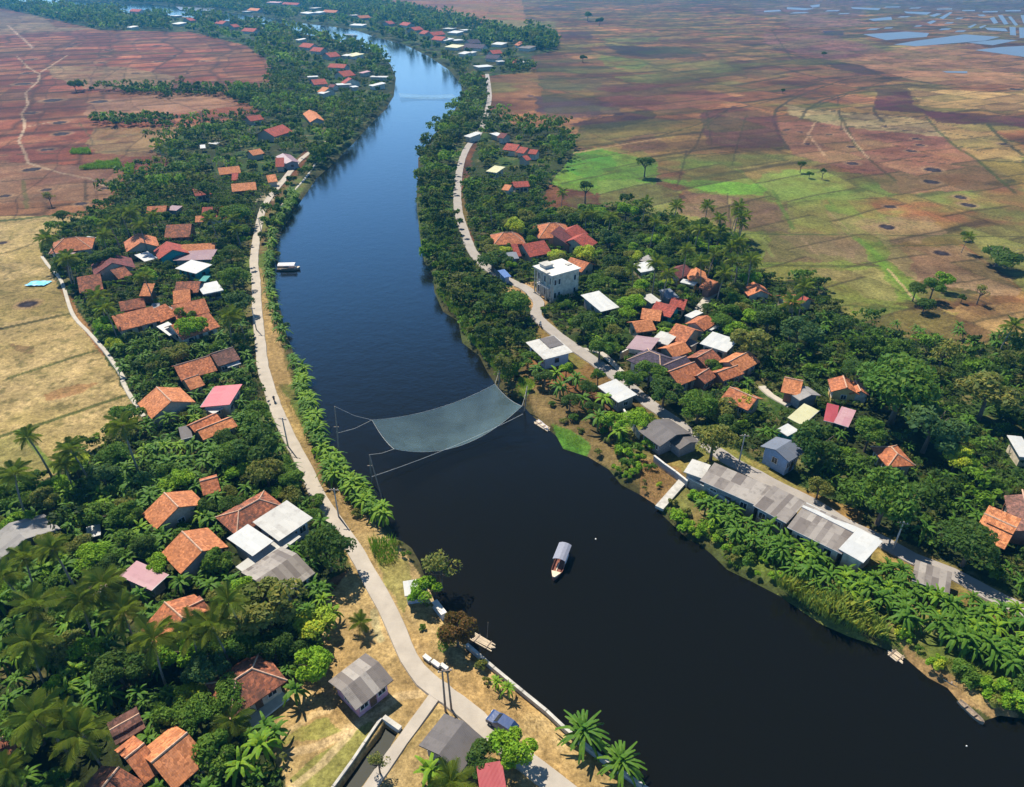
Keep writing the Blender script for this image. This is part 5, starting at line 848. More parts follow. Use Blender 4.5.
for a in ((715,437,23,'olive','big round brown-green tree beside the warehouse road'),(815,440,27,'dark green','huge dark round tree right of the blue house'),(820,486,12,'olive','small pale tree below the huge dark one'),(905,381,40,'deep green','giant rounded crown dominating the forest at right'),
  (934,422,30,'bluish green','blue-green tree with pale flecks inside forest'),(889,492,34,'deep green','broad low mango tree above warehouse road'),(959,455,16,'yellow green','vivid yellow-green crown inside the right forest'),(974,540,28,'dark green','dark tree left of the orange slope at right'),(872,428,17,'deep green','upright tree beside the pink carport','round',2.2),(862,369,17,'dark green','dull dark tree over cream-ridged gabled house','round',2.2),
  (992,388,30,'olive','olive mottled crown at the upper right forest'),(945,352,18,'olive','greyish thinning tree at forest top edge','sparse'),(884,345,13,'deep green','mid-green tree at field edge of forest'),(1003,248,20,'dark green','lone umbrella tree in the right field','umbrella'),(966,234,5,'dark green','small lone tree left of umbrella tree'),
  (917,287,9,'dark green','left crown of the thicket in field','round',2.2),(935,284,10,'deep green','middle crown of the thicket in field','round',2.2),(946,278,9,'bright green','right light crown of field thicket','round',2.0),(926,303,8,'dark green','low front crown of field thicket'),(963,297,5,'dark green','small bush-like tree right of field thicket'),(982,290,8,'olive','leafless thin tree in the field','sparse',2.4),
  (317,499,9,'deep green','small round tree between road and warehouse'),(326,544,29,'dark green','big dark mango tree shading the left road'),(266,604,33,'olive','wide olive-green mango in the left foreground'),(240,592,20,'bright green','bright crown left of the wide olive mango'),(311,622,18,'yellow green','lime-green crown at the yard corner'),(314,660,21,'bright green','loose light green tree beside striped house'),
  (513,748,22,'bright green','lush lime tree in front of dark car'),(423,588,17,'bright green','leafy green tree by riverside white hut'),(440,568,20,'olive','half-bare pinkish tree leaning over river','sparse',1.9),(457,628,20,'rusty brown','reddish dark tree on the river edge'),(445,636,12,'deep green','green crown left of the reddish tree'),(378,762,12,'olive','thin dark tree beside the ditch','sparse',2.2),(482,757,18,'dark green','dark tree left of the lime tree'),
  (492,253,20,'dark green','wide layered dark tree near the villa','umbrella'),(517,293+8,16,'deep green','rounded tree left of the villa forecourt'),(480,640,1,'olive','tiny sprout by the raft'),(205,665,26,'bluish green','dusky tree left of weathered terrace house'),(228,690,22,'deep green','green tree between farmhouse and terrace house'),(113,452,15,'deep green','round tree at the tan field corner'),(45,497,17,'olive','olive tree at tan field bottom'),(18,520,15,'bright green','light tree behind the grey sheet house'),
  (258,445,24,'dark green','dark tree by the long left road'),(290,478,16,'deep green','tree overhanging warehouse road end'),(230,450,18,'deep green','mid-green tree above blotchy brown house'),(205,505,12,'dark green','dark tree between two orange houses'),(232,275,14,'deep green','round green tree left of northern road'),(240,300,14,'bluish green','bluish tree left of northern road'),(65,262,15,'dark green','dark tree beside field-edge house'),(105,255,14,'dark green','dark crown before the mauve lean-to'),(185,312,10,'deep green','young tree piercing barn roofs'),(192,325,16,'bright green','light green tree over orange village roof'),
  (222,228,13,'dark green','dark tree right of white-walled house'),(212,213,11,'dark green','dark round tree behind white-walled house'),(206,188,13,'dark green','dark tree hiding part of red roof'),(236,212,14,'deep green','tree between paved yard and road'),(666,330,7,'bright green','young light tree by peach-orange roof'),(612,345,9,'deep green','young green tree by villa lane'),(650,370,14,'deep green','tree before the purple house balcony'),(665,388,17,'dark green','roadside tree before orange sunlit roof'),(700,402,20,'deep green','large garden tree behind roadside wall'),(745,398,12,'yellow green','bright shrubby tree against orange roof'),
  (714,365,9,'deep green','garden tree among orange roofs'),(630,378,13,'deep green','tree by the long white sheet roof'),(636,418,14,'bright green','leafy tree between two riverside houses'),(600,345,14,'deep green','tree right of the villa lane'),(585,320,15,'dark green','dark tree at the villa right corner'),(723,320,12,'deep green','grey-green tree behind white roof'),(750,338,20,'olive','olive forest tree behind orange gable'),(770,315,17,'dark green','dark forest tree under last palms'),(800,330,18,'bluish green','dusky forest tree near meadow edge'),
  (1,720,10,'deep green','leafy tree cut by left photo edge'),(588,14,5,'dark green','lone dark tree at distant right field'),(600,20,4,'dark green','low companion of the distant lone tree'),(583,57,4,'dark green','small lone tree in brown field'),(646,160,8,'dark green','slim tree by white stone in meadow','round',2.6),(586,185,8,'dark green','tall dark tree on meadow edge','round',2.8),(802,163,4,'dark green','left tree of small field clump','round',2.8),(824,170,3.5,'dark green','right tree of small field clump','round',3.0),(810,173,4,'deep green','low bush-like tree in field clump'),(783,90,2.5,'dark green','tiny tree on distant curved bund'),(824,53,2.5,'dark green','tiny tree beyond the curved bund'),
  (74,84,6,'dark green','lone tree at the left field hedge'),(48,196,6,'olive','thin lone tree in left field','sparse',2.2),(182,78,4,'olive','bare tree at far left hedge','sparse',2.4),(197,83,4,'dark green','small round tree at left hedge'),(217,84,4,'dark green','small tree at hedge right end')):
    if a[2] > 1.5: ptree(*a)
def fit(px, py, hgt, f): 
    c = G(px, py, hgt); return f(c.x, c.y)
for px, py, s, hgt, lab in ((28,606,1.15,9,'coconut palm above the banana grove at left edge'),(24,648,1.2,8,'coconut palm with one yellow frond at left'),(46,716,1.25,8,'tall coconut palm at lower left'),(86,738,1.2,7,'coconut palm beside the small brown hut'),(150,648,1.2,8,'coconut palm below pink sheet roofs'),(189,636,1.1,7,'coconut palm in front of orange house'),(76,448,1.0,9,'tallest coconut palm on the tan field corner'),(62,462,.9,7,'shorter coconut palm on tan field corner'),(108,580,1.2,9,'coconut palm over small pink roof'),(8,572,1.1,9,'coconut palm at the left photo border'),(122,612,1.1,7,'coconut palm between banana grove and orange house'),
   (50,238,1.2,9,'coconut palm at corner of left field'),(98,296,1.1,8,'coconut palm over faded orange house'),(108,310,1.1,8,'coconut palm left of orange barn'),(146,276,1.1,8,'coconut palm beside the white awning'),(112,222,1.1,10,'coconut palm in the dense left palm group'),(128,214,1.1,11,'tallest coconut palm of the dense left group'),(140,225,1.1,10,'coconut palm at right of dense left group'),(101,235,1.1,9,'coconut palm left of dense left group'),(159,147,1.0,9,'lone palm at left field edge'),(233,720,.9,2.2,'young yellow-tinged palm before terrace house'),(361,624,.62,1.6,'small palm alone on the dry yard'),
   (696,230,1.1,11,'tall coconut palm above maroon roof'),(712,232,1.1,11,'second tall palm above maroon roof'),(728,246,1.1,11,'coconut palm in the right palm row'),(742,244,1.2,12,'tallest palm at right row end'),(752,262,1.1,10,'last coconut palm of the right row'),(686,252,1.1,10,'coconut palm left of ochre gable'),(656,262,1.1,10,'slender palm beside the white sheet roof'),(665,275,1.0,9,'lower slender palm near white sheet roof'),(722,272,1.1,9,'coconut palm over right orange roof'),(806,286,1.0,9,'coconut palm at the meadow corner'),(797,305,1.2,9,'drooping palm in front of meadow corner'),(609,217,1.0,8,'palm near the orange pyramid roof'),(594,214,1.0,8,'palm at the meadow edge by villa'),
   (1010,326,1.0,8,'palm at the right field edge'),(967,237,.8,5,'small palm left of umbrella tree'),(562,193,.9,8,'lone palm on bright meadow edge'),(735,262,1.0,9,'inner palm of the right row'),(704,262,1.0,9,'inner palm above ochre gable'),(450,768+12,1.0,2.5,'broad low palm before dark brown shed')):
    fit(px, py, hgt, lambda x, y: palm(x, y, s, hgt, lab))
for px, py, s, lab in ((583,732,1.5,'big lush plant with arching leaves on quay'),(621,762,1.35,'lush arching plant at the quay bottom end'),(497,682,.6,'left young banana plant on quay edge'),(508,688,.7,'right young banana plant on quay edge'),(430,772,1.25,'banana plant before the dark brown shed'),(262,745,1.3,'banana plant with broad leaves below terrace house'),(240,765,1.2,'banana plant right of the farmhouse'),(332,612,.9,'banana plant at the yard by lime crown'),(322,600,.9,'drooping banana plant beside lime crown')):
    c = G(px, py, s * (1.3 if 'arching leaves on' in lab or 'lush arching' in lab else 2)); (lush if 'arching leaves on' in lab or 'lush arching' in lab else banana)(c.x, c.y, s, *(() if 'arching leaves on' in lab or 'lush arching' in lab else (True,)), lab)

for i_, (px, py) in enumerate(((528,362),(537,373),(545,380),(556,378),(566,372),(576,384),(588,392),(583,402),(598,380),(604,404),(592,412),(598,424),(612,426),(560,392),(570,404),(618,436))):
    c = G(px, py, 1.5); (banana(c.x, c.y, rnd.uniform(1.1, 1.5), i_ % 3 == 0) if i_ % 2 else tree(c.x, c.y, rnd.uniform(1.9, 2.6), ('deep green', 'dark green', 'bright green', 'dark green')[i_ // 2 % 4], rnd.uniform(3.4, 4.4)))
for px, py, r_, tn in ((625,452,2.1,'bright green'),(634,448,2.1,'deep green'),(641,456,1.3,'bright green'),(648,442,2.1,'bright green'),(653,466,1.1,'deep green'),(608,440,1.0,'olive'),(580,430,.9,'olive'),(565,420,1.0,'olive'),(616,468,1.0,'bright green'),(626,474,.9,'bright green'),(552,404,1.0,'deep green'),(660,445,1.4,'deep green'),(640,412,2.0,'bright green'),(648,418,1.8,'deep green'),(630,462,1.7,'deep green'),(622,440,1.8,'deep green'),(604,430,1.5,'deep green'),(574,418,1.4,'deep green'),(640,466,1.5,'bright green'),(698,496,1.9,'bright green'),(708,500,1.9,'bright green'),(720,507,1.5,'deep green'),(681,516,1.7,'bright green'),(688,524,1.6,'bright green'),(709,527,1.7,'bright green'),(718,532,1.5,'deep green'),(698,534,1.1,'bright green'),(742,552,1.8,'deep green'),(748,560,1.6,'deep green'),(728,548,1.3,'bright green'),(960,668,1.8,'deep green'),(972,676,1.8,'deep green'),(985,684,1.6,'bright green'),(1005,690,1.8,'bright green'),(1018,700,1.8,'bright green')):
    c = G(px, py, r_ * .5); shrub(c.x, c.y, r_, tn)

def edge_shrubs(poly_pts, i0, i1, n, side):
    g = random.Random(4)
    for _ in range(n):
        i = g.randrange(i0, i1); a, b = G(*poly_pts[i], -1), G(*poly_pts[i + 1], -1); p = a.lerp(b, g.random()); d = (b - a).normalized(); nrm = Vector((-d.y, d.x, 0)) * side; p = p + nrm * g.uniform(.6, 4.2)
        shrub(p.x, p.y, g.uniform(.45, 1.25), g.choice(('bright green', 'yellow green', 'olive', 'deep green', 'bright green', 'olive')))
edge_shrubs(riv_right, 37, 60, 62, 1); edge_shrubs(riv_left, 30, 45, 16, -1)

# every other tree, palm and plant: spread through the groves, clear of roofs, roads and each other
PR = np.array([(p[0], p[1], p[2] if len(p) > 2 else .1) for p in PROTECT]); _v = PR - np.array([0, 0, H]); _dp = _v @ np.array(FW); PRX = CX + F * _v[:, 0] / _dp; PRY = CY - F * (_v @ np.array(UP)) / _dp
HB = [(c.x, c.y, L, W_, math.cos(rz), math.sin(rz)) for _, c, L, W_, rz, _h in HOUSES]; HBn = np.array(HB)
RD = np.array([(p.x, p.y) for p in ROADL + ROADR])
def clear(x, y, Rr, ht, marg=.8, see=.8):
    dx_, dy_ = x - HBn[:, 0], y - HBn[:, 1]; a = np.abs(dx_ * HBn[:, 4] + dy_ * HBn[:, 5]); b = np.abs(-dx_ * HBn[:, 5] + dy_ * HBn[:, 4])
    if ((a < HBn[:, 2] / 2 + marg) & (b < HBn[:, 3] / 2 + marg)).any(): return False
    if (np.hypot(RD[:, 0] - x, RD[:, 1] - y) < 1.9 + Rr * .25).any(): return False
    px_, py_, k = PX(x, y, max(ht - Rr * .7, ht * .5)); m = (np.hypot(PRX - px_, (PRY - py_)) < Rr * k * see) & (PR[:, 1] > y - 1)
    return m.sum() <= 0
occ = [(p[2], p[3], p[4]) for p in PLANTS]
GRID = {}
def gput(x, y, r): GRID.setdefault((int(x // 8), int(y // 8)), []).append((x, y, r))
for o_ in occ: gput(*o_)
def free(x, y, r, f):
    for i in (-1, 0, 1):
        for j in (-1, 0, 1):
            for q in GRID.get((int(x // 8) + i, int(y // 8) + j), ()):
                if (q[0] - x) ** 2 + (q[1] - y) ** 2 < (f * (q[2] + r)) ** 2: return False
    return True
def inp(x, y, q): return bool(inpoly(np.array([x]), np.array([y]), q)[0])
def sdriver(x, y):
    X_, Y_ = np.array([x]), np.array([y]); d = pdist(X_, Y_, river)[0]; return -d if inpoly(X_, Y_, river)[0] else d
CAP = dict(tree=298, palm=96, banana=298, shrub=205); CNT = dict(tree=0, palm=0, banana=0, shrub=0)
for p in PLANTS: CNT[p[0]] += 1
TONES = ['dark green'] * 5 + ['deep green'] * 6 + ['bluish green'] + ['olive'] * 2 + ['bright green'] * 4 + ['yellow green']
def strew(poly_px, n, mix, ymin=None, dens=.62, sizes=(2.2, 4.0), bsz=(.85, 1.25), rmin=1.2, see=.8, bright=.4):
    q = np.array([G(*p).xy[:] for p in poly_px]); lo, hi = q.min(0), q.max(0); kinds = list(mix); got = 0; tries = 0
    while got < n and tries < n * 40:
        tries += 1; x, y = rnd.uniform(lo[0], hi[0]), rnd.uniform(lo[1], hi[1])
        if not inp(x, y, q): continue
        kd = rnd.choices(kinds, [mix[k] for k in kinds])[0]
        if CNT[kd] >= CAP[kd]: continue
        if sdriver(x, y) < rmin: continue
        if kd == 'tree':
            Rr = rnd.uniform(*sizes); ht = Rr * rnd.uniform(1.45, 2.0)
            if not (clear(x, y, Rr, ht, 1.0, see) and free(x, y, Rr, dens)): continue
            tree(x, y, Rr, rnd.choice(TONES), ht); r = Rr
        elif kd == 'palm':
            s = rnd.uniform(.85, 1.2); ht = rnd.uniform(6.5, 10.5)
            if not (clear(x, y, s * 2.4, ht, .7, see) and free(x, y, 1.6, dens)): continue
            palm(x, y, s, ht); r = 1.8
        elif kd == 'banana':
            s = rnd.uniform(*bsz)
            if not (clear(x, y, s * 1.6, s * 3, .6, see) and free(x, y, 1.05 * s, dens)): continue
            banana(x, y, s, rnd.random() < bright); r = 1.1 * s
        else:
            Rr = rnd.uniform(.9, 2.0)
            if not (clear(x, y, Rr, Rr * 1.2, .6, see) and free(x, y, Rr, dens)): continue
            shrub(x, y, Rr, rnd.choice(TONES + ['bright green'] * 4 + ['yellow green'])); r = Rr
        gput(x, y, r); CNT[kd] += 1; got += 1
LSTRIP = [(303,383),(311,381),(321,404),(330,430),(339,459),(353,471),(370,491),(394,522),(389,533),(360,507),(334,483),(318,452),(306,418),(296,392)]
LSTRIP2 = [(291,192),(303,200),(282,232),(277,252),(276,295),(282,318),(299,362),(310,380),(301,384),(285,350),(271,312),(267,272),(270,240),(281,214)]
RSTRIP = [(690,482),(700,478),(752,510),(800,540),(870,570),(950,595),(1024,622),(1060,640),(1060,700),(1024,688),(960,655),(900,632),(830,602),(775,568),(728,542),(702,515)]
strew([(480,215),(548,214),(700,228),(757,272),(740,452),(690,422),(540,312),(480,258)], 165, dict(tree=.66, palm=.04, banana=.06, shrub=.24), sizes=(1.6, 3.6), dens=.5)
strew([(690,225),(752,240),(760,290),(700,300),(650,270),(640,240)], 14, dict(palm=1), dens=.5)
strew(LSTRIP, 62, dict(banana=1), bsz=(.8, 1.15), dens=.42, rmin=.4, bright=.7); strew(LSTRIP2, 40, dict(banana=.7, shrub=.3), bsz=(.9, 1.2), dens=.45, rmin=.4, bright=.6)
strew(RSTRIP, 112, dict(banana=.9, shrub=.1), bsz=(.75, 1.2), dens=.38, rmin=2.5, see=.65, bright=.15)
strew([(0,530),(110,470),(200,440),(230,520),(150,560),(160,640),(120,700),(60,787),(0,800)], 85, dict(banana=.8, shrub=.1, tree=.09, palm=.01), dens=.5, sizes=(1.6, 2.8), bsz=(.8, 1.15))
strew(WOODL[18:42] , 70, dict(tree=.5, palm=.15, banana=.2, shrub=.15), sizes=(1.8, 3.4))
strew([(0,500),(300,470),(335,560),(320,660),(270,787),(0,850)], 60, dict(tree=.5, banana=.2, shrub=.28, palm=.02), sizes=(1.6, 3.2), dens=.55)
strew([(60,220),(255,215),(265,380),(300,470),(150,440),(100,340),(55,270)], 130, dict(tree=.45, palm=.16, banana=.14, shrub=.25), sizes=(1.6, 3.2), dens=.55, see=1.1)
strew([(690,300),(780,280),(842,312),(880,330),(1040,335),(1100,500),(1100,640),(960,568),(800,484),(740,452),(700,425)], 125, dict(tree=.62, banana=.14, palm=.05, shrub=.19), sizes=(2.4, 4.2), dens=.55)
strew([(470,250),(530,290),(538,345),(512,398),(461,343),(430,275),(425,262)], 50, dict(tree=.35, banana=.2, shrub=.45), sizes=(1.6, 3.0), dens=.5)
strew([(520,405),(545,385),(600,385),(640,440),(690,475),(640,492),(588,455),(540,420)], 32, dict(shrub=.6, banana=.4), dens=.55, bsz=(.8, 1.1), rmin=1.5)
strew([(115,185),(205,165),(300,150),(266,203),(255,260),(60,262),(85,214)], 75, dict(tree=.62, palm=.22, shrub=.16), sizes=(2, 3.6), dens=.55)
strew(STRIPR, 70, dict(tree=.55, shrub=.45), sizes=(2.0, 3.4), dens=.55); strew([(476,130),(545,120),(576,150),(548,185),(545,214),(475,230),(462,190)], 45, dict(tree=.7, palm=.1, shrub=.2), sizes=(2.2, 4.0), dens=.55)
strew([(640,470),(700,480),(740,540),(830,610),(900,650),(980,700),(1024,700),(980,730),(880,650),(780,600),(700,545)], 26, dict(shrub=1), dens=.6, rmin=1.0)
strew([(690,300),(1100,345),(1100,640),(700,425)], 70, dict(shrub=.8, banana=.2), dens=.45); strew([(60,220),(255,215),(335,560),(270,787),(0,850),(0,500)], 70, dict(shrub=.7, banana=.3), dens=.45)
strew(WOODL[:18] + WOODL[42:], 40, dict(tree=1), sizes=(2.4, 4.2))

# the far woods, and what is left between the single trees: one mass each
def patch(name, polys, cell, n_leaf, size, Rr, gmin, gmax, mat, check=True, step=1.0):
    P_, D_, Cc = [], [], []; g = np.random.default_rng(77); base, bd, _ = crown_pts(n_leaf * 6, 7, 5, .9); base = base.reshape(6, n_leaf, 3); bd = bd.reshape(6, n_leaf, 3); ctr = []
    for q in polys:
        lo, hi = q.min(0), q.max(0); lo[1] = max(lo[1], gmin); hi[1] = min(hi[1], gmax)
        if hi[1] <= lo[1]: continue
        nx, ny = int((hi[0] - lo[0]) / cell) + 1, int((hi[1] - lo[1]) / cell) + 1; X_, Y_ = np.meshgrid(lo[0] + np.arange(nx) * cell, lo[1] + np.arange(ny) * cell); X_ = (X_ + g.uniform(-.48, .48, X_.shape) * cell).ravel(); Y_ = (Y_ + g.uniform(-.48, .48, Y_.shape) * cell).ravel()
        m = inpoly(X_, Y_, q) & (Y_ > gmin) & (Y_ < gmax); X_, Y_ = X_[m], Y_[m]; dpx = CX + F * X_ / np.maximum(1, Y_ * math.cos(P) + H * math.sin(P)); m = (dpx > -160) & (dpx < 1200); X_, Y_ = X_[m], Y_[m]
        dr_ = pdist(X_, Y_, river); inr = inpoly(X_, Y_, river); m = (~inr) & (dr_ > Rr * .5); X_, Y_ = X_[m], Y_[m]; ctr += list(zip(X_, Y_))
    for x, y in ctr:
        r = Rr * g.uniform(.5, 1.55); ht = r * g.uniform(1.2, 2.0)
        if check and not (clear(x, y, r, ht, .5, 1.1) and free(x, y, r, .5)): continue
        i = g.integers(0, 6); P_.append(base[i] * r + np.array([x, y, ht - r * .6])); D_.append(bd[i]); t = g.random(); t = t ** 1.6; c = np.array([.016, .046, .014]) * (1 - t) + np.array([.075, .15, .026]) * t
        k_ = g.random()
        if k_ < .14: c = np.array([.075, .085, .028])
        elif k_ < .26: c = np.array([.095, .19, .02])
        elif k_ < .38: c = np.array([.012, .036, .018])
        Cc.append(np.tile(c * g.uniform(.8, 1.2), (n_leaf, 1)))
    P_ = np.concatenate(P_); D_ = np.concatenate(D_); Cc = np.concatenate(Cc); v = leaf_quads(P_, D_, g, size); o = link(bpy.data.objects.new(name, np_mesh(name, v, 4, mat, np.repeat(Cc, 4, 0)))); return o
allw = [wp['L'], wp['R'], wp['S'], wp['F'], wp['B']]
tag(patch('bank_trees', [wp['S'], wp['B']], 6.2, 300, .5, 3.0, 60, 420, WOODS), 'mixed leafy trees lining the river edges', 'trees', kind='stuff')
tag(patch('grove_trees', [wp['L'], wp['R'], wp['S'], wp['B']], 5.2, 240, .42, 2.5, 60, 262, WOODS), 'lesser trees crowding between the houses and along banks', 'trees', kind='stuff')
tag(patch('distant_woods', allw, 6.4, 90, .75, 4.0, 262, 620, WOODS), 'tree belts lining the river in the middle distance', 'woodland', kind='stuff')
tag(patch('far_forest', [wp['L'], wp['F'], wp['S']], 10.5, 34, 1.9, 6.6, 620, 2400, WOODS), 'hazy blue forest at the top of the photo', 'woodland', kind='stuff')
hedges = [np.array([G(*T_('Z0', x, y)).xy[:] for x, y in q]) for q in ([(375,500),(690,500),(700,468),(375,470)],[(480,372),(620,372),(1030,392),(1030,362),(620,350),(480,352)],[(930,415),(1040,415),(1040,370),(930,375)],[(620,390),(670,390),(670,365),(620,370)],[(300,358),(480,358),(480,350),(300,350)])] + [np.array([G(*T_('Q', x, y)).xy[:] for x, y in q]) for q in ([(735,300),(950,302),(950,250),(735,270)],[(75,150),(220,160),(215,120),(80,125)],[(420,230),(540,255),(520,215),(430,200)],[(640,430),(810,432),(800,380),(640,390)])]
tag(patch('hedgerow_trees', hedges, 4.6, 80, .7, 3.0, 150, 1500, WOODS, False), 'dark tree rows between the left fields and far village', 'trees', kind='stuff')
lowl = [wp['L'], wp['R'], wp['S']]
tag(patch('undergrowth', lowl, 1.9, 30, .30, 1.25, 30, 300, WOODS), 'low dense green undergrowth between trees and houses', 'undergrowth', kind='stuff')
def thicket(polys_px, n):
    g = np.random.default_rng(21); vs = []
    for pp, cnt in polys_px:
        q = np.array([G(*p).xy[:] for p in pp]); lo, hi = q.min(0), q.max(0); got = 0; k = 0
        while got < cnt and k < cnt * 30:
            k += 1; x, y = g.uniform(lo, hi)
            s = g.uniform(.7, 1.1)
            if not inp(x, y, q) or sdriver(x, y) < 1 or not clear(x, y, s * 1.5, s * 3, .5, .7) or not free(x, y, .5, .5): continue
            me = BAN[g.integers(0, 5)]; v = np.empty(len(me.vertices) * 3, np.float32); me.vertices.foreach_get('co', v); v = v.reshape(-1, 3) * s; a = g.uniform(0, 6.28); ca, sa = math.cos(a), math.sin(a)
            vs.append(np.stack([v[:, 0] * ca - v[:, 1] * sa + x, v[:, 0] * sa + v[:, 1] * ca + y, v[:, 2] - .2], 1)); gput(x, y, .8); got += 1
    tag(link(bpy.data.objects.new('banana_thicket', np_mesh('banana_thicket', np.concatenate(vs), 4, BANL))), 'dense banana thicket filling gaps between trees and roofs', 'banana plants', kind='stuff')
thicket([([(0,500),(110,460),(240,420),(335,480),(330,600),(270,787),(0,850)], 230), ([(690,300),(1100,345),(1100,640),(700,425)], 190), ([(110,340),(250,320),(290,440),(150,440)], 70), (LSTRIP, 50), (LSTRIP2, 70), (RSTRIP, 40)], 1)
def blades(name, polys_px, dens, hgt, mat, label, w0=.07):
    g = np.random.default_rng(9); vs = []
    for pp, hh in polys_px:
        q = np.array([G(*p).xy[:] for p in pp]); lo, hi = q.min(0), q.max(0); n = int((hi[0] - lo[0]) * (hi[1] - lo[1]) * dens); x = g.uniform(lo[0], hi[0], n); y = g.uniform(lo[1], hi[1], n)
        m = inpoly(x, y, q); x, y = x[m], y[m]; d = pdist(x, y, river); ir = inpoly(x, y, river); m = ~ir & (d > .25); x, y = x[m], y[m]; n = len(x); a = g.uniform(0, 6.283, n); h = hh * g.uniform(.5, 1.2, n) * (.6 + .8 * vn(x, y, 3)); lean = g.uniform(.1, .6, n) * h
        b = np.stack([x, y, np.full(n, -.15)], 1); dv = np.stack([np.cos(a), np.sin(a), 0 * a], 1); sv = np.stack([-np.sin(a), np.cos(a), 0 * a], 1) * w0 * h[:, None]
        t = b + dv * lean[:, None] + np.array([0, 0, 1]) * h[:, None]; mid = b + dv * lean[:, None] * .35 + np.array([0, 0, .62]) * h[:, None]
        vs.append(np.stack([b - sv * .6, mid - sv, t, mid + sv], 1).reshape(-1, 3))
    tag(link(bpy.data.objects.new(name, np_mesh(name, np.concatenate(vs), 4, mat))), label, 'grass', kind='stuff')
zz = lambda t, q: [T_(t, x, y) for x, y in q]
blades('reeds', [(zz('z7', [(240,85),(330,85),(430,130),(560,200),(600,240),(560,262),(470,236),(380,196),(290,140)]), 2.6),(zz('z7', [(760,310),(860,330),(940,400),(880,415),(800,360)]), 1.1)], 34, 1, REED, 'pale yellow-green reeds fringing the right bank', .06)
blades('grass', [(zz('z4b', [(345,90),(500,110),(500,210),(420,240),(370,180)]), 1.3),(zz('X', [(130,530),(220,560),(300,620),(280,670),(170,630)]), .4),(zz('z5', [(110,460),(230,540),(250,600),(190,590),(110,510)]), .9),(zz('z5', [(235,520),(350,495),(365,570),(300,600),(250,570)]), 1.0),(zz('z5', [(300,640),(380,680),(470,760),(440,770),(330,690)]), .7),(zz('z7', [(560,262),(640,240),(720,300),(680,330),(600,290)]), .4),(zz('z7', [(880,420),(960,400),(1040,380),(1040,490),(990,480),(920,460)]), .9),(zz('X', [(0,330),(70,345),(30,420),(-30,400)]), .8),(zz('Pz', [(140,440),(200,520),(240,600),(300,600),(250,500),(200,420)]), 1.0),(zz('Pz', [(250,600),(330,700),(400,787),(470,760),(400,680),(330,600)]), .9),(zz('Z0', [(275,606),(360,606),(350,588),(285,590)]), 1.5),(zz('Z0', [(310,668),(480,662),(470,636),(420,640)]), 1.8),(zz('Z0', [(490,690),(525,690),(530,650),(500,648)]), 1.8)], 30, 1, LEAF['bright green'], 'bright green grass clumps on banks and field edges', .05)
blades('dry_grass', [(zz('K', [(480,0),(560,100),(640,260),(720,430),(820,560),(1000,770),(960,787),(780,590),(690,440),(600,240),(530,100)]), .5),(zz('L', [(560,0),(760,150),(1000,350),(1024,300),(900,180),(640,0)]), .35),(zz('G', [(560,380),(760,300),(900,460),(600,560)]), .3),(zz('z6', [(150,200),(330,320),(560,480),(640,600),(540,560),(200,330)]), .4),(zz('z5', [(0,250),(170,290),(190,330),(80,430),(0,400)]), .6),(zz('z7', [(650,300),(720,310),(860,420),(900,470),(840,440)]), .4)], 14, 1, leafmat('dry_blades', (.24, .17, .075)), 'dry straw-coloured grass on the banks and yard', .05)

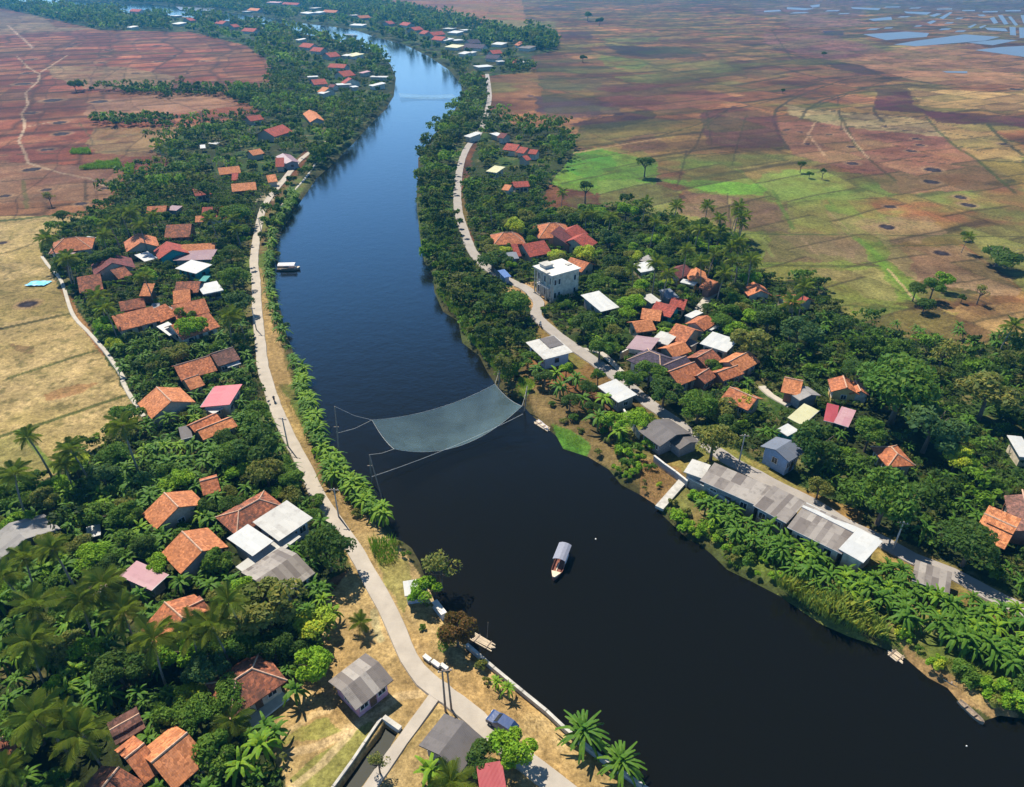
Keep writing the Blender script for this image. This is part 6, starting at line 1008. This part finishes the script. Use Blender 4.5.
# labels of the plants, told apart by the nearest landmark
LM = [(l, c) for l, c, *_ in HOUSES if 'roof from the left' not in l] + [('straight white bend of the left road', G(258, 300)), ('grey lift net', G(345, 455)), ('bare ditch', G(370, 760)), ('long quay', G(540, 705)), ('reed bank', G(840, 625)), ('umbrella tree', G(1003, 262)), ('boat ramp', G(672, 490)), ('moored boat', G(275, 268)), ('tan field', G(105, 410)), ('right bank canoe', G(960, 680)), ('straight road', G(480, 130))]
LMX = np.array([(c.x, c.y) for _, c in LM]); used = {}
used_l = set()
for kd, o, x, y, sz, tone, ht, lab in PLANTS:
    if lab: o['label'] = lab; used_l.add(lab)
for rec in sorted(PLANTS, key=lambda r: r[3]):
    kd, o, x, y, sz, tone, ht, lab = rec
    if lab: continue
    d = np.hypot(LMX[:, 0] - x, LMX[:, 1] - y); done = False
    if kd == 'tree': w_ = ('large ' if sz > 3.3 else 'small ' if sz < 2.3 else 'medium ') + tone + ' tree'
    elif kd == 'palm': w_ = ('tall' if ht > 9 else 'short' if ht < 7.5 else 'middling') + ' coconut palm'
    elif kd == 'banana': w_ = ('bright' if tone == 'bright' else 'dark') + ' green banana plant'
    else: w_ = ('big ' if sz > 1.5 else 'little ') + tone + ' bush'
    for idx in np.argsort(d)[:6]:
        l, c = LM[idx]; dx_, dy_ = x - c.x, y - c.y
        rel = ('just behind' if dy_ > 0 else 'just before') if abs(dy_) > abs(dx_) else ('just right of' if dx_ > 0 else 'just left of')
        words_ = l.split(); l2 = ' '.join(words_[:9]); s = f'{w_} {rel} the {l2}'
        if len(s.split()) > 16: s = ' '.join(s.split()[:16])
        while s.split()[-1] in ('the', 'a', 'of', 'and', 'with', 'to', 'by', 'in', 'at', 'beside', 'under', 'white', 'pale', 'sunlit', 'long', 'behind', 'near', 'before', 'over', 'next'): s = ' '.join(s.split()[:-1])
        if s not in used_l: used_l.add(s); o['label'] = s; done = True; break
    if not done:
        l, c = LM[int(np.argmin(d))]; s = ' '.join(f'one of several {w_}s around the {l}'.split()[:16]); o['label'] = s; o['group'] = f'{w_}s around the {l}'
for rec in PLANTS:
    o = rec[1]
    if not o.get('group'): o['group'] = dict(tree='broadleaf trees of the villages and banks', palm='coconut palms among the houses', banana='banana plants in the groves and strips', shrub='shrubs between houses and on banks')[rec[0]]

# ---------------------------------------------------------------- air
hz = bpy.data.materials.new('haze_air'); hz.use_nodes = True; hn = hz.node_tree; hn.nodes.remove(hn.nodes['Principled BSDF']); pv = hn.nodes.new('ShaderNodeVolumePrincipled')
pv.inputs['Color'].default_value = (.07, .50, 1.0, 1); pv.inputs['Density'].default_value = .00014; pv.inputs['Anisotropy'].default_value = .2; hn.links.new(pv.outputs[0], hn.nodes['Material Output'].inputs['Volume'])
o = MB().box((0, 6500, 42), (26000, 14000, 96)).build('haze', hz); o['kind'] = 'stuff'
print('COUNTS', CNT, len(HOUSES), len(bpy.data.objects))
